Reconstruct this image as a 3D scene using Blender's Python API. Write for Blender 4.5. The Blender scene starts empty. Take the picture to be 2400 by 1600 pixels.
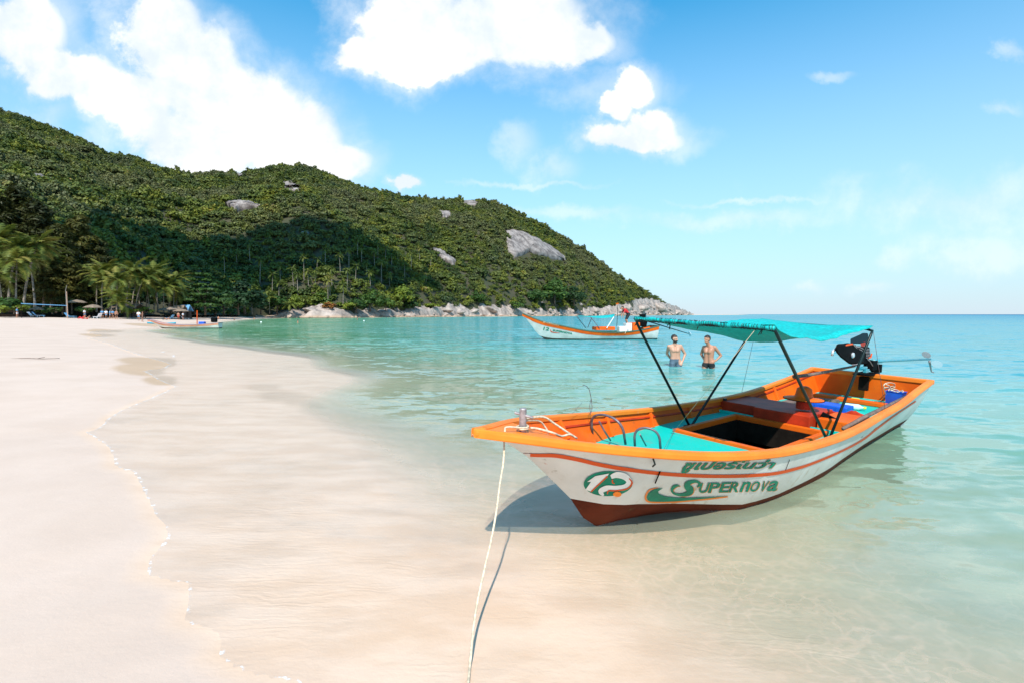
import bpy, bmesh, math, random
import numpy as np
from mathutils import Vector, Matrix, Euler, Quaternion, noise
from mathutils.bvhtree import BVHTree

# ------------------------------------------------------------------ camera
F = 1200.0; CAMH = 1.55; PITCH = math.atan(63 / F)
scn = bpy.context.scene
cam_d = bpy.data.cameras.new('camera'); cam = bpy.data.objects.new('camera', cam_d)
scn.collection.objects.link(cam); scn.camera = cam
cam_d.lens = 18.0; cam_d.sensor_width = 36.0; cam_d.clip_start = 0.05; cam_d.clip_end = 40000
cam.location = (0, 0, CAMH); cam.rotation_euler = (math.pi / 2 - PITCH, 0, 0)

# ------------------------------------------------------------------ light
SUN_EL = math.radians(49)
SUN_DIR = Vector((0.03, math.cos(SUN_EL), -math.sin(SUN_EL))).normalized()   # the way the light travels
sd = bpy.data.lights.new('sun', 'SUN'); sun = bpy.data.objects.new('sun', sd)
scn.collection.objects.link(sun)
sd.energy = 5.0; sd.angle = math.radians(0.55); sd.color = (1.0, 0.955, 0.88)
sun.rotation_euler = SUN_DIR.to_track_quat('-Z', 'Y').to_euler(); sun.location = (0, -20, 40)

scn.view_settings.view_transform = 'Standard'; scn.view_settings.look = 'None'
scn.view_settings.exposure = 0.35; scn.view_settings.gamma = 1.0; scn.view_settings.use_curve_mapping = False

def ray(px, py):
    x = (px - 1200) / F; v = (800 - py) / F; c, s = math.cos(PITCH), math.sin(PITCH)
    return Vector((x, c + v * s, v * c - s))
CO = Vector((0, 0, CAMH))
def gnd(px, py, z=0.0):
    d = ray(px, py); return CO + d * ((z - CAMH) / d.z)
def atY(px, py, Y):
    d = ray(px, py); return CO + d * (Y / d.y)

# ------------------------------------------------------------------ node helpers
class NT:
    def __init__(s, nt): s.nt = nt; s.n = nt.nodes; s.l = nt.links
    def new(s, t, **kw):
        o = s.n.new(t)
        for k, v in kw.items():
            if k == 'ins':
                for a, b in v.items():
                    if hasattr(b, 'is_output'): s.l.new(b, o.inputs[a])
                    else: o.inputs[a].default_value = b
            else: setattr(o, k, v)
        return o
    def math(s, op, a, b=None, c=None, clamp=False):
        o = s.new('ShaderNodeMath', operation=op, use_clamp=clamp)
        for i, v in enumerate((a, b, c)):
            if v is None: continue
            if hasattr(v, 'is_output'): s.l.new(v, o.inputs[i])
            else: o.inputs[i].default_value = v
        return o.outputs[0]
    def vmath(s, op, a, b=None):
        o = s.new('ShaderNodeVectorMath', operation=op)
        for i, v in enumerate((a, b)):
            if v is None: continue
            if hasattr(v, 'is_output'): s.l.new(v, o.inputs[i])
            else: o.inputs[i].default_value = v
        return o
    def sstep(s, v, a, b):
        o = s.new('ShaderNodeMapRange', interpolation_type='SMOOTHSTEP', ins={0: v, 1: a, 2: b}); return o.outputs[0]
    def mix(s, f, a, b, blend='MIX'):
        o = s.new('ShaderNodeMix', data_type='RGBA', blend_type=blend)
        for i, v in ((0, f), (6, a), (7, b)):
            if hasattr(v, 'is_output'): s.l.new(v, o.inputs[i])
            else: o.inputs[i].default_value = v if i == 0 or len(v) == 4 else (*v, 1)
        return o.outputs[2]
    def noise(s, vec, scale, detail=3, rough=0.5, dist=0.0):
        return s.new('ShaderNodeTexNoise', ins={'Vector': vec, 'Scale': scale, 'Detail': detail, 'Roughness': rough, 'Distortion': dist}).outputs[0]
    def ramp(s, fac, stops):
        o = s.new('ShaderNodeValToRGB'); s.l.new(fac, o.inputs[0]); e = o.color_ramp.elements
        while len(e) < len(stops): e.new(0.5)
        for el, (p, c) in zip(e, stops): el.position = p; el.color = (*c, 1)
        return o.outputs[0]

# ------------------------------------------------------------------ world: sky with clouds
w = bpy.data.worlds.new('World'); scn.world = w; w.use_nodes = True
N = NT(w.node_tree); N.n.clear()
sky = N.new('ShaderNodeTexSky', sky_type='NISHITA', sun_disc=False, sun_elevation=SUN_EL, sun_rotation=math.pi,
            altitude=0, air_density=1.0, dust_density=0.35, ozone_density=2.2)
tc = N.new('ShaderNodeTexCoord'); D = tc.outputs['Generated']
sep = N.new('ShaderNodeSeparateXYZ', ins={0: D}); X, Y, Z = sep.outputs
Ys = N.math('MAXIMUM', Y, 0.08)
P = N.new('ShaderNodeCombineXYZ', ins={0: N.math('DIVIDE', X, Ys), 1: N.math('DIVIDE', Z, Ys)}).outputs[0]
n1 = N.new('ShaderNodeTexNoise', ins={'Vector': P, 'Scale': 5.5, 'Detail': 10.0, 'Roughness': 0.62, 'Distortion': 0.1})
n2 = N.noise(P, 2.2, 4, 0.55)
warp = N.vmath('SCALE', N.vmath('SUBTRACT', n1.outputs['Color'], (0.5, 0.5, 0.5)).outputs[0]); warp.inputs['Scale'].default_value = 0.13
Pw = N.vmath('ADD', P, warp.outputs[0]).outputs[0]
def blobs(lst):
    acc = None
    for cx, cy, rx, ry in lst:
        r = ray(cx, cy); c = (r.x / r.y, r.z / r.y, 0)
        v = N.vmath('SUBTRACT', Pw, c).outputs[0]
        v = N.vmath('MULTIPLY', v, (F / rx / 1.1, F / ry / 1.1, 0)).outputs[0]
        q = N.math('SUBTRACT', 1.0, N.vmath('LENGTH', v).outputs['Value'])
        acc = q if acc is None else N.math('SMOOTH_MAX', acc, q, 0.25)
    return acc
thick = blobs([(50, 60, 115, 105), (150, 165, 130, 60), (235, 205, 90, 55), (375, 90, 105, 115), (450, 180, 140, 115),
               (560, 260, 170, 125), (480, 330, 210, 90), (680, 330, 130, 115), (770, 385, 110, 62), (330, 250, 70, 90),
               (1000, 60, 170, 110), (1190, 50, 200, 120), (880, 120, 120, 55), (1340, 90, 110, 60), (1000, 150, 150, 45),
               (1500, 195, 48, 50), (1450, 240, 42, 32), (1480, 318, 135, 40), (1520, 292, 75, 42), (935, 442, 40, 20)])
thin = blobs([(1215, 330, 60, 60), (1300, 385, 70, 60), (110, 245, 90, 50), (225, 320, 70, 45), (1700, 520, 340, 26),
              (1350, 505, 200, 20), (2100, 615, 70, 28), (2370, 120, 45, 22), (1950, 195, 60, 14), (2040, 675, 60, 20), (1890, 665, 50, 20),
              (1400, 200, 220, 70), (2250, 480, 350, 90), (1250, 430, 260, 10), (1750, 480, 240, 9), (2350, 240, 60, 20), (2300,600,200,60)])
nf = n1.outputs['Fac']
td = N.sstep(N.math('ADD', thick, N.math('MULTIPLY', N.math('SUBTRACT', nf, 0.5), 0.95)), 0.0, 0.36)
halo = N.math('MULTIPLY', N.sstep(N.math('ADD', thick, N.math('MULTIPLY', N.math('SUBTRACT', nf, 0.5), 2.2)), -0.45, 0.5), 0.5)
td = N.math('MAXIMUM', td, halo)
wd = N.math('MULTIPLY', N.sstep(N.math('ADD', thin, N.math('MULTIPLY', N.math('SUBTRACT', nf, 0.5), 2.4)), -0.05, 1.0), 0.36)
front = N.sstep(Y, 0.1, 0.3)
cov = N.math('MULTIPLY', N.math('MAXIMUM', td, wd), front)
# scattered clouds over the rest of the sky
up = N.math('MAXIMUM', Z, 0.06)
Q = N.new('ShaderNodeCombineXYZ', ins={0: N.math('DIVIDE', X, up), 1: N.math('DIVIDE', Y, up), 2: 3.7}).outputs[0]
bn = N.noise(Q, 1.1, 7, 0.55)
bc = N.math('MULTIPLY', N.sstep(bn, 0.56, 0.68), N.math('MULTIPLY', N.sstep(Z, 0.08, 0.3), N.math('SUBTRACT', 1.0, front)))
cov = N.math('MAXIMUM', cov, bc)
tint = N.mix(1.0, sky.outputs[0], (0.36, 1.40, 1.56), 'MULTIPLY')
# pale humid band near the horizon
hz = N.math('SUBTRACT', 1.0, N.math('DIVIDE', N.math('ABSOLUTE', Z), 0.50), clamp=True)
tint = N.mix(N.math('MULTIPLY', hz, 0.97), tint, (4.3, 4.95, 5.55))
cl = N.mix(N.sstep(nf, 0.38, 0.62), (5.2, 5.75, 6.2), (7.0, 7.0, 7.0))
col = N.mix(cov, tint, cl)
bg = N.new('ShaderNodeBackground', ins={'Color': col, 'Strength': 0.13})
wo = N.new('ShaderNodeOutputWorld', ins={0: bg.outputs[0]})

# ------------------------------------------------------------------ object helpers
COL = scn.collection
def link(o, parent=None):
    COL.objects.link(o)
    if parent: o.parent = parent
    return o
def tag(o, label=None, cat=None, group=None, kind=None):
    for k, v in (('label', label), ('category', cat), ('group', group), ('kind', kind)):
        if v: o[k] = v
    return o
def thing(name, label, cat, loc=(0, 0, 0), rz=0, group=None):
    o = bpy.data.objects.new(name, None); o.empty_display_size = 0.2; link(o)
    o.location = loc; o.rotation_euler = (0, 0, rz); return tag(o, label, cat, group)
class MB:
    def __init__(s): s.v = []; s.f = []
    def add(s, v, f):
        b = len(s.v); s.v += [tuple(p) for p in v]; s.f += [tuple(b + i for i in q) for q in f]; return s
    def box(s, c, size, rot=None):
        R = rot if rot else Matrix.Identity(3); c = Vector(c); h = [a / 2 for a in size]
        v = [c + R @ Vector((x * h[0], y * h[1], z * h[2])) for x in (-1, 1) for y in (-1, 1) for z in (-1, 1)]
        return s.add(v, [(0, 1, 3, 2), (4, 6, 7, 5), (0, 4, 5, 1), (2, 3, 7, 6), (0, 2, 6, 4), (1, 5, 7, 3)])
    def tube(s, pts, r, n=8, cap=True, sx=1.0):
        pts = [Vector(p) for p in pts]; m = len(pts)
        rs = r if hasattr(r, '__len__') else [r] * m
        t = (pts[1] - pts[0]).normalized(); u = t.orthogonal().normalized(); V = []
        for i, p in enumerate(pts):
            t2 = (pts[min(i + 1, m - 1)] - pts[max(i - 1, 0)]).normalized()
            u = (u - t2 * u.dot(t2)).normalized(); w_ = t2.cross(u)
            for k in range(n):
                a = 2 * math.pi * k / n; V.append(p + (u * math.cos(a) + w_ * math.sin(a) * sx) * rs[i])
        Fc = [(i * n + k, i * n + (k + 1) % n, (i + 1) * n + (k + 1) % n, (i + 1) * n + k) for i in range(m - 1) for k in range(n)]
        if cap: Fc += [tuple(range(n))[::-1], tuple((m - 1) * n + k for k in range(n))]
        return s.add(V, Fc)
    def lathe(s, prof, c=(0, 0, 0), n=16, M=None):
        V = []
        for r, z in prof:
            for k in range(n):
                a = 2 * math.pi * k / n; p = Vector((r * math.cos(a), r * math.sin(a), z)); V.append(Vector(c) + (M @ p if M else p))
        m = len(prof)
        Fc = [(i * n + k, i * n + (k + 1) % n, (i + 1) * n + (k + 1) % n, (i + 1) * n + k) for i in range(m - 1) for k in range(n)]
        return s.add(V, Fc)
    def prism(s, poly, d0, d1, fn):
        n = len(poly); V = [fn(a, b, d0) for a, b in poly] + [fn(a, b, d1) for a, b in poly]
        Fc = [tuple(range(n))[::-1], tuple(range(n, 2 * n))] + [(i, (i + 1) % n, n + (i + 1) % n, n + i) for i in range(n)]
        return s.add(V, Fc)
    def grid(s, G, flip=False):
        R, C = len(G), len(G[0]); V = [p for row in G for p in row]
        Fc = [(i * C + j, i * C + j + 1, (i + 1) * C + j + 1, (i + 1) * C + j) for i in range(R - 1) for j in range(C - 1)]
        if flip: Fc = [q[::-1] for q in Fc]
        return s.add(V, Fc)
    def mesh(s, name, smooth=False):
        me = bpy.data.meshes.new(name); me.from_pydata(s.v, [], s.f); me.update()
        if smooth: me.polygons.foreach_set('use_smooth', [True] * len(me.polygons))
        return me
    def obj(s, name, mat, parent=None, smooth=False, bevel=0.0, recalc=True):
        me = s.mesh(name, smooth)
        if recalc:
            bm = bmesh.new(); bm.from_mesh(me); bmesh.ops.recalc_face_normals(bm, faces=bm.faces); bm.to_mesh(me); bm.free()
        me.materials.append(mat); o = bpy.data.objects.new(name, me); link(o, parent)
        if bevel:
            b = o.modifiers.new('bevel', 'BEVEL'); b.width = bevel; b.segments = 2; b.limit_method = 'ANGLE'
        return o
def npmesh(name, V, Fq, smooth=True):
    me = bpy.data.meshes.new(name); V = np.asarray(V, np.float32); Fq = np.asarray(Fq, np.int32); k = Fq.shape[1]
    me.vertices.add(len(V)); me.vertices.foreach_set('co', V.ravel())
    me.loops.add(Fq.size); me.loops.foreach_set('vertex_index', Fq.ravel())
    me.polygons.add(len(Fq)); me.polygons.foreach_set('loop_start', np.arange(len(Fq), dtype=np.int32) * k)
    me.polygons.foreach_set('use_smooth', np.full(len(Fq), smooth)); me.update(calc_edges=True); me.validate()
    return me
def attr(me, name, arr):
    a = me.attributes.new(name, 'FLOAT', 'POINT'); a.data.foreach_set('value', np.asarray(arr, np.float32))

# ------------------------------------------------------------------ materials
def mat(name):
    m = bpy.data.materials.new(name); m.use_nodes = True; n = NT(m.node_tree); n.n.clear()
    n.out = n.new('ShaderNodeOutputMaterial'); return m, n
def simple(name, c, rough=0.5, metal=0.0, var=0.0, scale=8.0, spec=0.5, bump=0.0, c2=None, dirt=None, transl=0.0):
    m, n = mat(name)
    co = n.new('ShaderNodeTexCoord').outputs['Object']
    p = n.new('ShaderNodeBsdfPrincipled', ins={'Roughness': rough, 'Metallic': metal, 'Specular IOR Level': spec})
    col = None
    if var or c2:
        nz = n.noise(co, scale, 5, 0.6)
        b = c2 if c2 else tuple(x * (1 - var) for x in c); a = c if c2 else tuple(min(1, x * (1 + var * 0.5)) for x in c)
        col = n.mix(n.sstep(nz, 0.35, 0.65), b, a)
    if dirt:
        nz = n.noise(co, scale * 2.5, 7, 0.7)
        col = n.mix(n.math('MULTIPLY', n.sstep(nz, dirt[1], dirt[1] + 0.1), 0.8), col if col is not None else c, dirt[0])
    if col is not None: n.l.new(col, p.inputs['Base Color'])
    else: p.inputs['Base Color'].default_value = (*c, 1)
    if bump:
        b_ = n.new('ShaderNodeBump', ins={'Height': n.noise(co, scale * 4, 4, 0.6), 'Strength': bump, 'Distance': 0.01}); n.l.new(b_.outputs[0], p.inputs['Normal'])
    if transl:
        t = n.new('ShaderNodeBsdfTranslucent'); 
        if col is not None: n.l.new(col, t.inputs[0])
        else: t.inputs[0].default_value = (*c, 1)
        mx = n.new('ShaderNodeMixShader', ins={0: transl, 1: p.outputs[0], 2: t.outputs[0]}); n.l.new(mx.outputs[0], n.out.inputs[0])
    else: n.l.new(p.outputs[0], n.out.inputs[0])
    return m
ORANGE = (0.74, 0.125, 0.006)
M_orange = simple('orange_paint', ORANGE, 0.5, spec=0.18, scale=3, c2=(0.64, 0.092, 0.005), dirt=((0.25, 0.08, 0.03), 0.60), bump=0.15)
M_rail = simple('rail_paint', (0.84, 0.22, 0.02), 0.45, spec=0.25, scale=2.5, c2=(0.76, 0.175, 0.014), dirt=((0.38, 0.42, 0.38), 0.645), bump=0.15)
M_red = simple('red_paint_and_shaded_orange', (0.42, 0.032, 0.008), 0.5, spec=0.2, var=0.3, scale=4, dirt=((0.12, 0.03, 0.02), 0.62))  # red parts, and the benches' orange with canopy shade painted in
M_teal = simple('teal_deck_paint', (0.0, 0.46, 0.40), 0.5, spec=0.2, scale=2.2, c2=(0.0, 0.44, 0.36), dirt=((0.10, 0.32, 0.26), 0.57), bump=0.1)
M_brown = simple('antifoul_brown', (0.115, 0.021, 0.008), 0.75, spec=0.1, scale=3, c2=(0.075, 0.014, 0.006), dirt=((0.10, 0.08, 0.03), 0.6), bump=0.4)
M_stripe = simple('stripe_red_orange', (0.62, 0.075, 0.008), 0.5, spec=0.2)
M_green = simple('letter_green', (0.0, 0.20, 0.12), 0.5, spec=0.2, var=0.2, scale=9)
M_pole = simple('dark_green_steel', (0.006, 0.018, 0.02), 0.35, spec=0.25, var=0.3, scale=6)
M_black = simple('black_engine', (0.005, 0.0055, 0.006), 0.7, spec=0.04, var=0.3, scale=20, dirt=((0.06, 0.04, 0.03), 0.66))
M_dkblue = simple('tank_dark_blue', (0.008, 0.02, 0.03), 0.6, spec=0.1)
M_steel = simple('worn_steel', (0.34, 0.29, 0.29), 0.5, metal=0.35, var=0.3, scale=30)
M_grey = simple('grey_rod', (0.16, 0.14, 0.16), 0.45, metal=0.4, var=0.3, scale=30)
M_bright = simple('bright_metal', (0.75, 0.75, 0.76), 0.25, metal=0.6)
M_rope = simple('cream_rope', (0.60, 0.49, 0.35), 0.8, var=0.25, scale=60)
M_wood = simple('weathered_wood', (0.20, 0.13, 0.10), 0.8, scale=14, c2=(0.10, 0.07, 0.06), bump=0.3)
M_trunk = simple('palm_trunk_bark', (0.24, 0.20, 0.16), 0.9, var=0.4, scale=3)
M_dtrunk = simple('dark_trunk_bark', (0.10, 0.075, 0.055), 0.9, var=0.4, scale=3)
M_blue = simple('blue_plastic', (0.01, 0.09, 0.55), 0.4, var=0.15)
M_yellow = simple('yellow_plastic', (0.75, 0.6, 0.03), 0.5)
M_white = simple('white_paint', (0.75, 0.74, 0.72), 0.5, var=0.1)
M_skin = simple('tanned_skin', (0.40, 0.185, 0.11), 0.5, var=0.08)
M_skin2 = simple('fair_skin', (0.47, 0.255, 0.17), 0.5, var=0.08)
M_hair = simple('dark_hair', (0.02, 0.014, 0.011), 0.6)
M_shorts = simple('slate_shorts_cloth', (0.07, 0.11, 0.15), 0.8, var=0.25, scale=14)
M_blackcloth = simple('black_cloth', (0.01, 0.01, 0.012), 0.8)
M_redcloth = simple('red_cloth', (0.55, 0.02, 0.02), 0.8)
M_whitecloth = simple('white_cloth', (0.75, 0.76, 0.8), 0.8)
M_bluecloth = simple('blue_cloth', (0.12, 0.3, 0.5), 0.8)
M_thatch = simple('dry_thatch', (0.22, 0.16, 0.115), 0.95, var=0.4, scale=6)
M_dark = simple('dark_timber_and_hatch_shade', (0.014, 0.010, 0.008), 0.95, spec=0.05, var=0.3)
M_tealblue = simple('teal_blue_paint', (0.0, 0.25, 0.33), 0.4, scale=20, c2=(0.12, 0.3, 0.34))

# hull white with stains
def hull_white():
    m, n = mat('hull_white_paint'); co = n.new('ShaderNodeTexCoord').outputs['Object']
    a = n.noise(co, 1.4, 6, 0.6); b = n.noise(n.vmath('MULTIPLY', co, (14.0, 14.0, 1.6)).outputs[0], 1.0, 4, 0.6)
    col = n.mix(n.sstep(a, 0.3, 0.7), (0.50, 0.48, 0.45), (0.66, 0.645, 0.62))
    z = n.new('ShaderNodeSeparateXYZ', ins={0: co}).outputs[2]
    low = n.math('SUBTRACT', 1.0, n.sstep(z, 0.02, 0.5))
    col = n.mix(n.math('MULTIPLY', n.sstep(b, 0.55, 0.75), n.math('ADD', n.math('MULTIPLY', low, 0.65), 0.16)), col, (0.36, 0.24, 0.13))
    c = n.noise(co, 9, 8, 0.7); col = n.mix(n.math('MULTIPLY', n.sstep(c, 0.62, 0.70), 0.5), col, (0.27, 0.22, 0.17))
    # rust run below the strap joint
    x = n.new('ShaderNodeSeparateXYZ', ins={0: co}).outputs[0]
    xx = n.math('ADD', x, n.math('MULTIPLY', n.math('SUBTRACT', b, 0.5), 0.05))
    run = n.math('MULTIPLY', n.math('SUBTRACT', 1.0, n.sstep(n.math('ABSOLUTE', n.math('SUBTRACT', xx, 1.62)), 0.008, 0.04)), n.math('SUBTRACT', 1.0, n.sstep(z, 0.30, 0.36)))
    col = n.mix(n.math('MULTIPLY', run, 0.6), col, (0.42, 0.2, 0.06))
    p = n.new('ShaderNodeBsdfPrincipled', ins={'Base Color': col, 'Roughness': 0.38})
    bp = n.new('ShaderNodeBump', ins={'Height': n.noise(co, 5, 3, 0.5), 'Strength': 0.12, 'Distance': 0.02}); n.l.new(bp.outputs[0], p.inputs['Normal'])
    n.l.new(p.outputs[0], n.out.inputs[0]); return m
M_hull = hull_white()
def net_cloth():
    m, n = mat('turquoise_shade_net'); co = n.new('ShaderNodeTexCoord').outputs['Object']
    a = n.noise(co, 30, 3, 0.6); s = n.noise(n.vmath('MULTIPLY', co, (3, 40, 3)).outputs[0], 2.0, 3, 0.6)
    col = n.mix(n.sstep(a, 0.35, 0.7), (0.0, 0.40, 0.385), (0.0, 0.56, 0.54))
    col = n.mix(n.math('MULTIPLY', n.sstep(s, 0.55, 0.7), 0.5), col, (0.04, 0.64, 0.61))
    d = n.new('ShaderNodeBsdfPrincipled', ins={'Base Color': col, 'Roughness': 0.6})
    t = n.new('ShaderNodeBsdfTranslucent', ins={0: col})
    bp = n.new('ShaderNodeBump', ins={'Height': a, 'Strength': 0.3, 'Distance': 0.02}); n.l.new(bp.outputs[0], d.inputs['Normal'])
    mx = n.new('ShaderNodeMixShader', ins={0: 0.22, 1: d.outputs[0], 2: t.outputs[0]})
    n.l.new(mx.outputs[0], n.out.inputs[0]); return m
M_net = net_cloth()
def foliage(name, stops, tr=0.25, sc=0.25):
    m, n = mat(name)
    oi = n.new('ShaderNodeObjectInfo').outputs['Random']; g = n.new('ShaderNodeNewGeometry')
    nz = n.noise(g.outputs['Position'], sc, 3, 0.6)
    isl = g.outputs['Random Per Island']
    f = n.math('ADD', n.math('MULTIPLY', oi, 0.50), n.math('ADD', n.math('MULTIPLY', n.math('SUBTRACT', nz, 0.5), 1.3), n.math('MULTIPLY', isl, 0.32)))
    c = n.ramp(n.math('ADD', f, 0.08, clamp=True), stops)
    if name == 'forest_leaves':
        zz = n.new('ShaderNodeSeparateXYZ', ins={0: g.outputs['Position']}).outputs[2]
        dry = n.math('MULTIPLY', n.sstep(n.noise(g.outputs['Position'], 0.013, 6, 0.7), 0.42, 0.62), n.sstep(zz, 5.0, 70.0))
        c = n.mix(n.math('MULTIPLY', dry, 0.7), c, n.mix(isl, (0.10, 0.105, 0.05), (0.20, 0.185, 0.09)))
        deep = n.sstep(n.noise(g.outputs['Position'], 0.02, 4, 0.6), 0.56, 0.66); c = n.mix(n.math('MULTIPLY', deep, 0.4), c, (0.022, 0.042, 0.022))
    d = n.new('ShaderNodeBsdfPrincipled', ins={'Base Color': c, 'Roughness': 0.55, 'Specular IOR Level': 0.25})
    t = n.new('ShaderNodeBsdfTranslucent', ins={0: c})
    mx = n.new('ShaderNodeMixShader', ins={0: tr, 1: d.outputs[0], 2: t.outputs[0]}); n.l.new(mx.outputs[0], n.out.inputs[0]); return m
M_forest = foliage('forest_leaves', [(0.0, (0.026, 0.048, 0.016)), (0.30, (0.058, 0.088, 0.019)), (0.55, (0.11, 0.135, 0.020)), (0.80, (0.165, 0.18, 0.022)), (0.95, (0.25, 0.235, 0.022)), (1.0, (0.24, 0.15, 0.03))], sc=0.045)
M_leaf = foliage('broad_leaves', [(0.0, (0.02, 0.05, 0.012)), (0.5, (0.045, 0.095, 0.016)), (0.85, (0.10, 0.15, 0.02)), (1.0, (0.18, 0.2, 0.03))])
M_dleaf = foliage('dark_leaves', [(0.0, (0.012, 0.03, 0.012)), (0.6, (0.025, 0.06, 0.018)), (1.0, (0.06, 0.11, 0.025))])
M_olive = foliage('feathery_olive_leaves', [(0.0, (0.022, 0.028, 0.008)), (0.5, (0.055, 0.058, 0.012)), (0.85, (0.11, 0.10, 0.018)), (1.0, (0.16, 0.13, 0.02))])
M_palm = foliage('palm_frond_green', [(0.0, (0.045, 0.075, 0.014)), (0.5, (0.12, 0.145, 0.022)), (0.8, (0.22, 0.21, 0.04)), (1.0, (0.32, 0.23, 0.07))], tr=0.3)
M_lime = foliage('lime_leaves', [(0.0, (0.08, 0.12, 0.015)), (0.5, (0.14, 0.18, 0.02)), (1.0, (0.24, 0.24, 0.02))])
M_rust = foliage('rust_leaves', [(0.0, (0.20, 0.10, 0.02)), (1.0, (0.3, 0.11, 0.03))])
def rock_mat(name, lo, hi, dk):
    m, n = mat(name); g = n.new('ShaderNodeNewGeometry').outputs['Position']
    a = n.noise(g, 0.16, 6, 0.65); s = n.noise(n.vmath('MULTIPLY', g, (0.5, 0.5, 0.06)).outputs[0], 1.0, 5, 0.6)
    z = n.new('ShaderNodeSeparateXYZ', ins={0: g}).outputs[2]
    c = n.mix(n.sstep(a, 0.35, 0.65), lo, hi); c = n.mix(n.math('MULTIPLY', n.sstep(s, 0.5, 0.72), 0.75), c, dk)
    c = n.mix(n.math('MULTIPLY', n.math('SUBTRACT', 1.0, n.sstep(n.math('ADD', z, n.math('MULTIPLY', a, 0.8)), 0.6, 1.9)), 0.75), c, (0.42, 0.27, 0.17))
    c = n.mix(n.math('SUBTRACT', 1.0, n.sstep(z, 0.05, 0.35)), c, (0.10, 0.075, 0.05))
    p = n.new('ShaderNodeBsdfPrincipled', ins={'Base Color': c, 'Roughness': 0.85})
    bp = n.new('ShaderNodeBump', ins={'Height': n.noise(g, 0.8, 5, 0.65), 'Strength': 0.5, 'Distance': 0.5}); n.l.new(bp.outputs[0], p.inputs['Normal'])
    n.l.new(p.outputs[0], n.out.inputs[0]); return m
M_rock = rock_mat('granite', (0.22, 0.175, 0.15), (0.43, 0.345, 0.295), (0.08, 0.062, 0.056)); M_slab = rock_mat('streaked_granite', (0.12, 0.095, 0.085), (0.31, 0.26, 0.235), (0.045, 0.037, 0.036))

# ------------------------------------------------------------------ ground / seabed
SH = [(689, 1600), (587, 1581), (540, 1560), (505, 1535), (520, 1514), (510, 1484), (470, 1470), (429, 1458), (436, 1430), (439, 1412), (441, 1366), (418, 1368), (380, 1358), (342, 1348), (347, 1310),
      (375, 1280), (393, 1254), (385, 1230), (362, 1208), (352, 1180), (337, 1157), (325, 1130), (311, 1106), (280, 1098), (265, 1091), (262, 1065), (250, 1045), (215, 1022), (194, 1014), (235, 1000), (250, 979),
      (280, 962), (311, 948), (360, 928), (408, 905), (372, 892), (350, 878), (330, 868), (380, 862), (396, 852), (360, 842), (326, 833), (250, 805), (205, 793), (240, 787), (205, 781), (215, 776), (290, 771), (345, 768), (440, 757), (500, 752), (560, 748)]
shore = [gnd(*p).xy for p in SH]
pre = [Vector(p) for p in ((40, -60), (14, -22), (5.5, -7), (1.3, -2.5), (0.35, 0.2), (-0.2, 1.35), (-0.6, 1.9))]
foot_px = [560, 650, 800, 1000, 1264, 1450, 1560, 1617]; foot_D = [188, 225, 228, 300, 430, 600, 860, 1100]
post = [Vector(((p - 1200) / F * d, d)) for p, d in zip(foot_px[1:], foot_D[1:])] + [Vector((900, 1900)), Vector((200, 4200))]
SHORE = np.array([tuple(v) for v in pre + shore + post])
def sdist(x, y):
    """distance to the shoreline, positive on land"""
    p = np.stack([x, y], -1)[:, None, :]; a = SHORE[:-1][None]; b = SHORE[1:][None]; ab = b - a
    t = np.clip(((p - a) * ab).sum(-1) / (ab ** 2).sum(-1), 0, 1); v = p - (a + t[..., None] * ab)
    d2 = (v ** 2).sum(-1); i = d2.argmin(1); r = np.arange(len(i)); d = np.sqrt(d2[r, i])
    A = np.broadcast_to(a, v.shape)[r, i]; AB = np.broadcast_to(ab, v.shape)[r, i]
    cr = AB[:, 0] * (p[:, 0, 1] - A[:, 1]) - AB[:, 1] * (p[:, 0, 0] - A[:, 0])
    return np.where(cr > 0, d, -d)
def vnoise(x, y, sc, seed=0):
    X_ = x * sc + seed * 17.3; Y_ = y * sc - seed * 9.1; xi = np.floor(X_); yi = np.floor(Y_); fx = X_ - xi; fy = Y_ - yi
    fx = fx * fx * (3 - 2 * fx); fy = fy * fy * (3 - 2 * fy)
    def h(a, b): v = np.sin(a * 127.1 + b * 311.7 + seed * 7.7) * 43758.5453; return v - np.floor(v)
    return (h(xi, yi) * (1 - fx) + h(xi + 1, yi) * fx) * (1 - fy) + (h(xi, yi + 1) * (1 - fx) + h(xi + 1, yi + 1) * fx) * fy - 0.5
def depth_fn(x, y, d):
    s = np.maximum(-d, 0)
    s0 = np.clip(1.2 + 0.32 * (y - 3.5), 1.0, 3.9) + vnoise(x, y, 0.22, 3) * 0.9
    e = np.maximum(s - s0, 0)
    dp = 0.012 * s + 0.078 * e + 0.0022 * np.minimum(e, 18) ** 2 + 0.10 * np.clip(e / 0.9, 0, 1) * np.clip((y - 4.5) / 3, 0, 1)
    dp = np.where(s > 22, 1.9 + (s - 22) * 0.0075, np.minimum(dp, 1.9))
    return np.minimum(dp, 9.0)
def sand_z(x, y):
    out = np.empty_like(x)
    for k in range(0, len(x), 20000):
        xs, ys = x[k:k + 20000], y[k:k + 20000]; d = sdist(xs, ys)
        land = 1.42 * (1 - np.exp(-np.maximum(d, 0) / 22.0)) + 0.012 * np.clip(d, 0, 1) * 1.0
        land += (vnoise(xs, ys, 0.35, 1) * 0.05 + vnoise(xs, ys, 0.09, 2) * 0.12) * np.clip(d / 10, 0, 1)
        out[k:k + 20000] = np.where(d > 0, land, -depth_fn(xs, ys, d))
    return out
def polar(rings, angs):
    R_, A_ = np.meshgrid(rings, angs, indexing='ij'); x = (R_ * np.sin(A_)).ravel(); y = (R_ * np.cos(A_)).ravel()
    n, m = len(rings), len(angs); i = np.arange(n - 1)[:, None] * m + np.arange(m - 1)[None]
    return x, y, np.stack([i, i + 1, i + 1 + m, i + m], -1).reshape(-1, 4)
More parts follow.
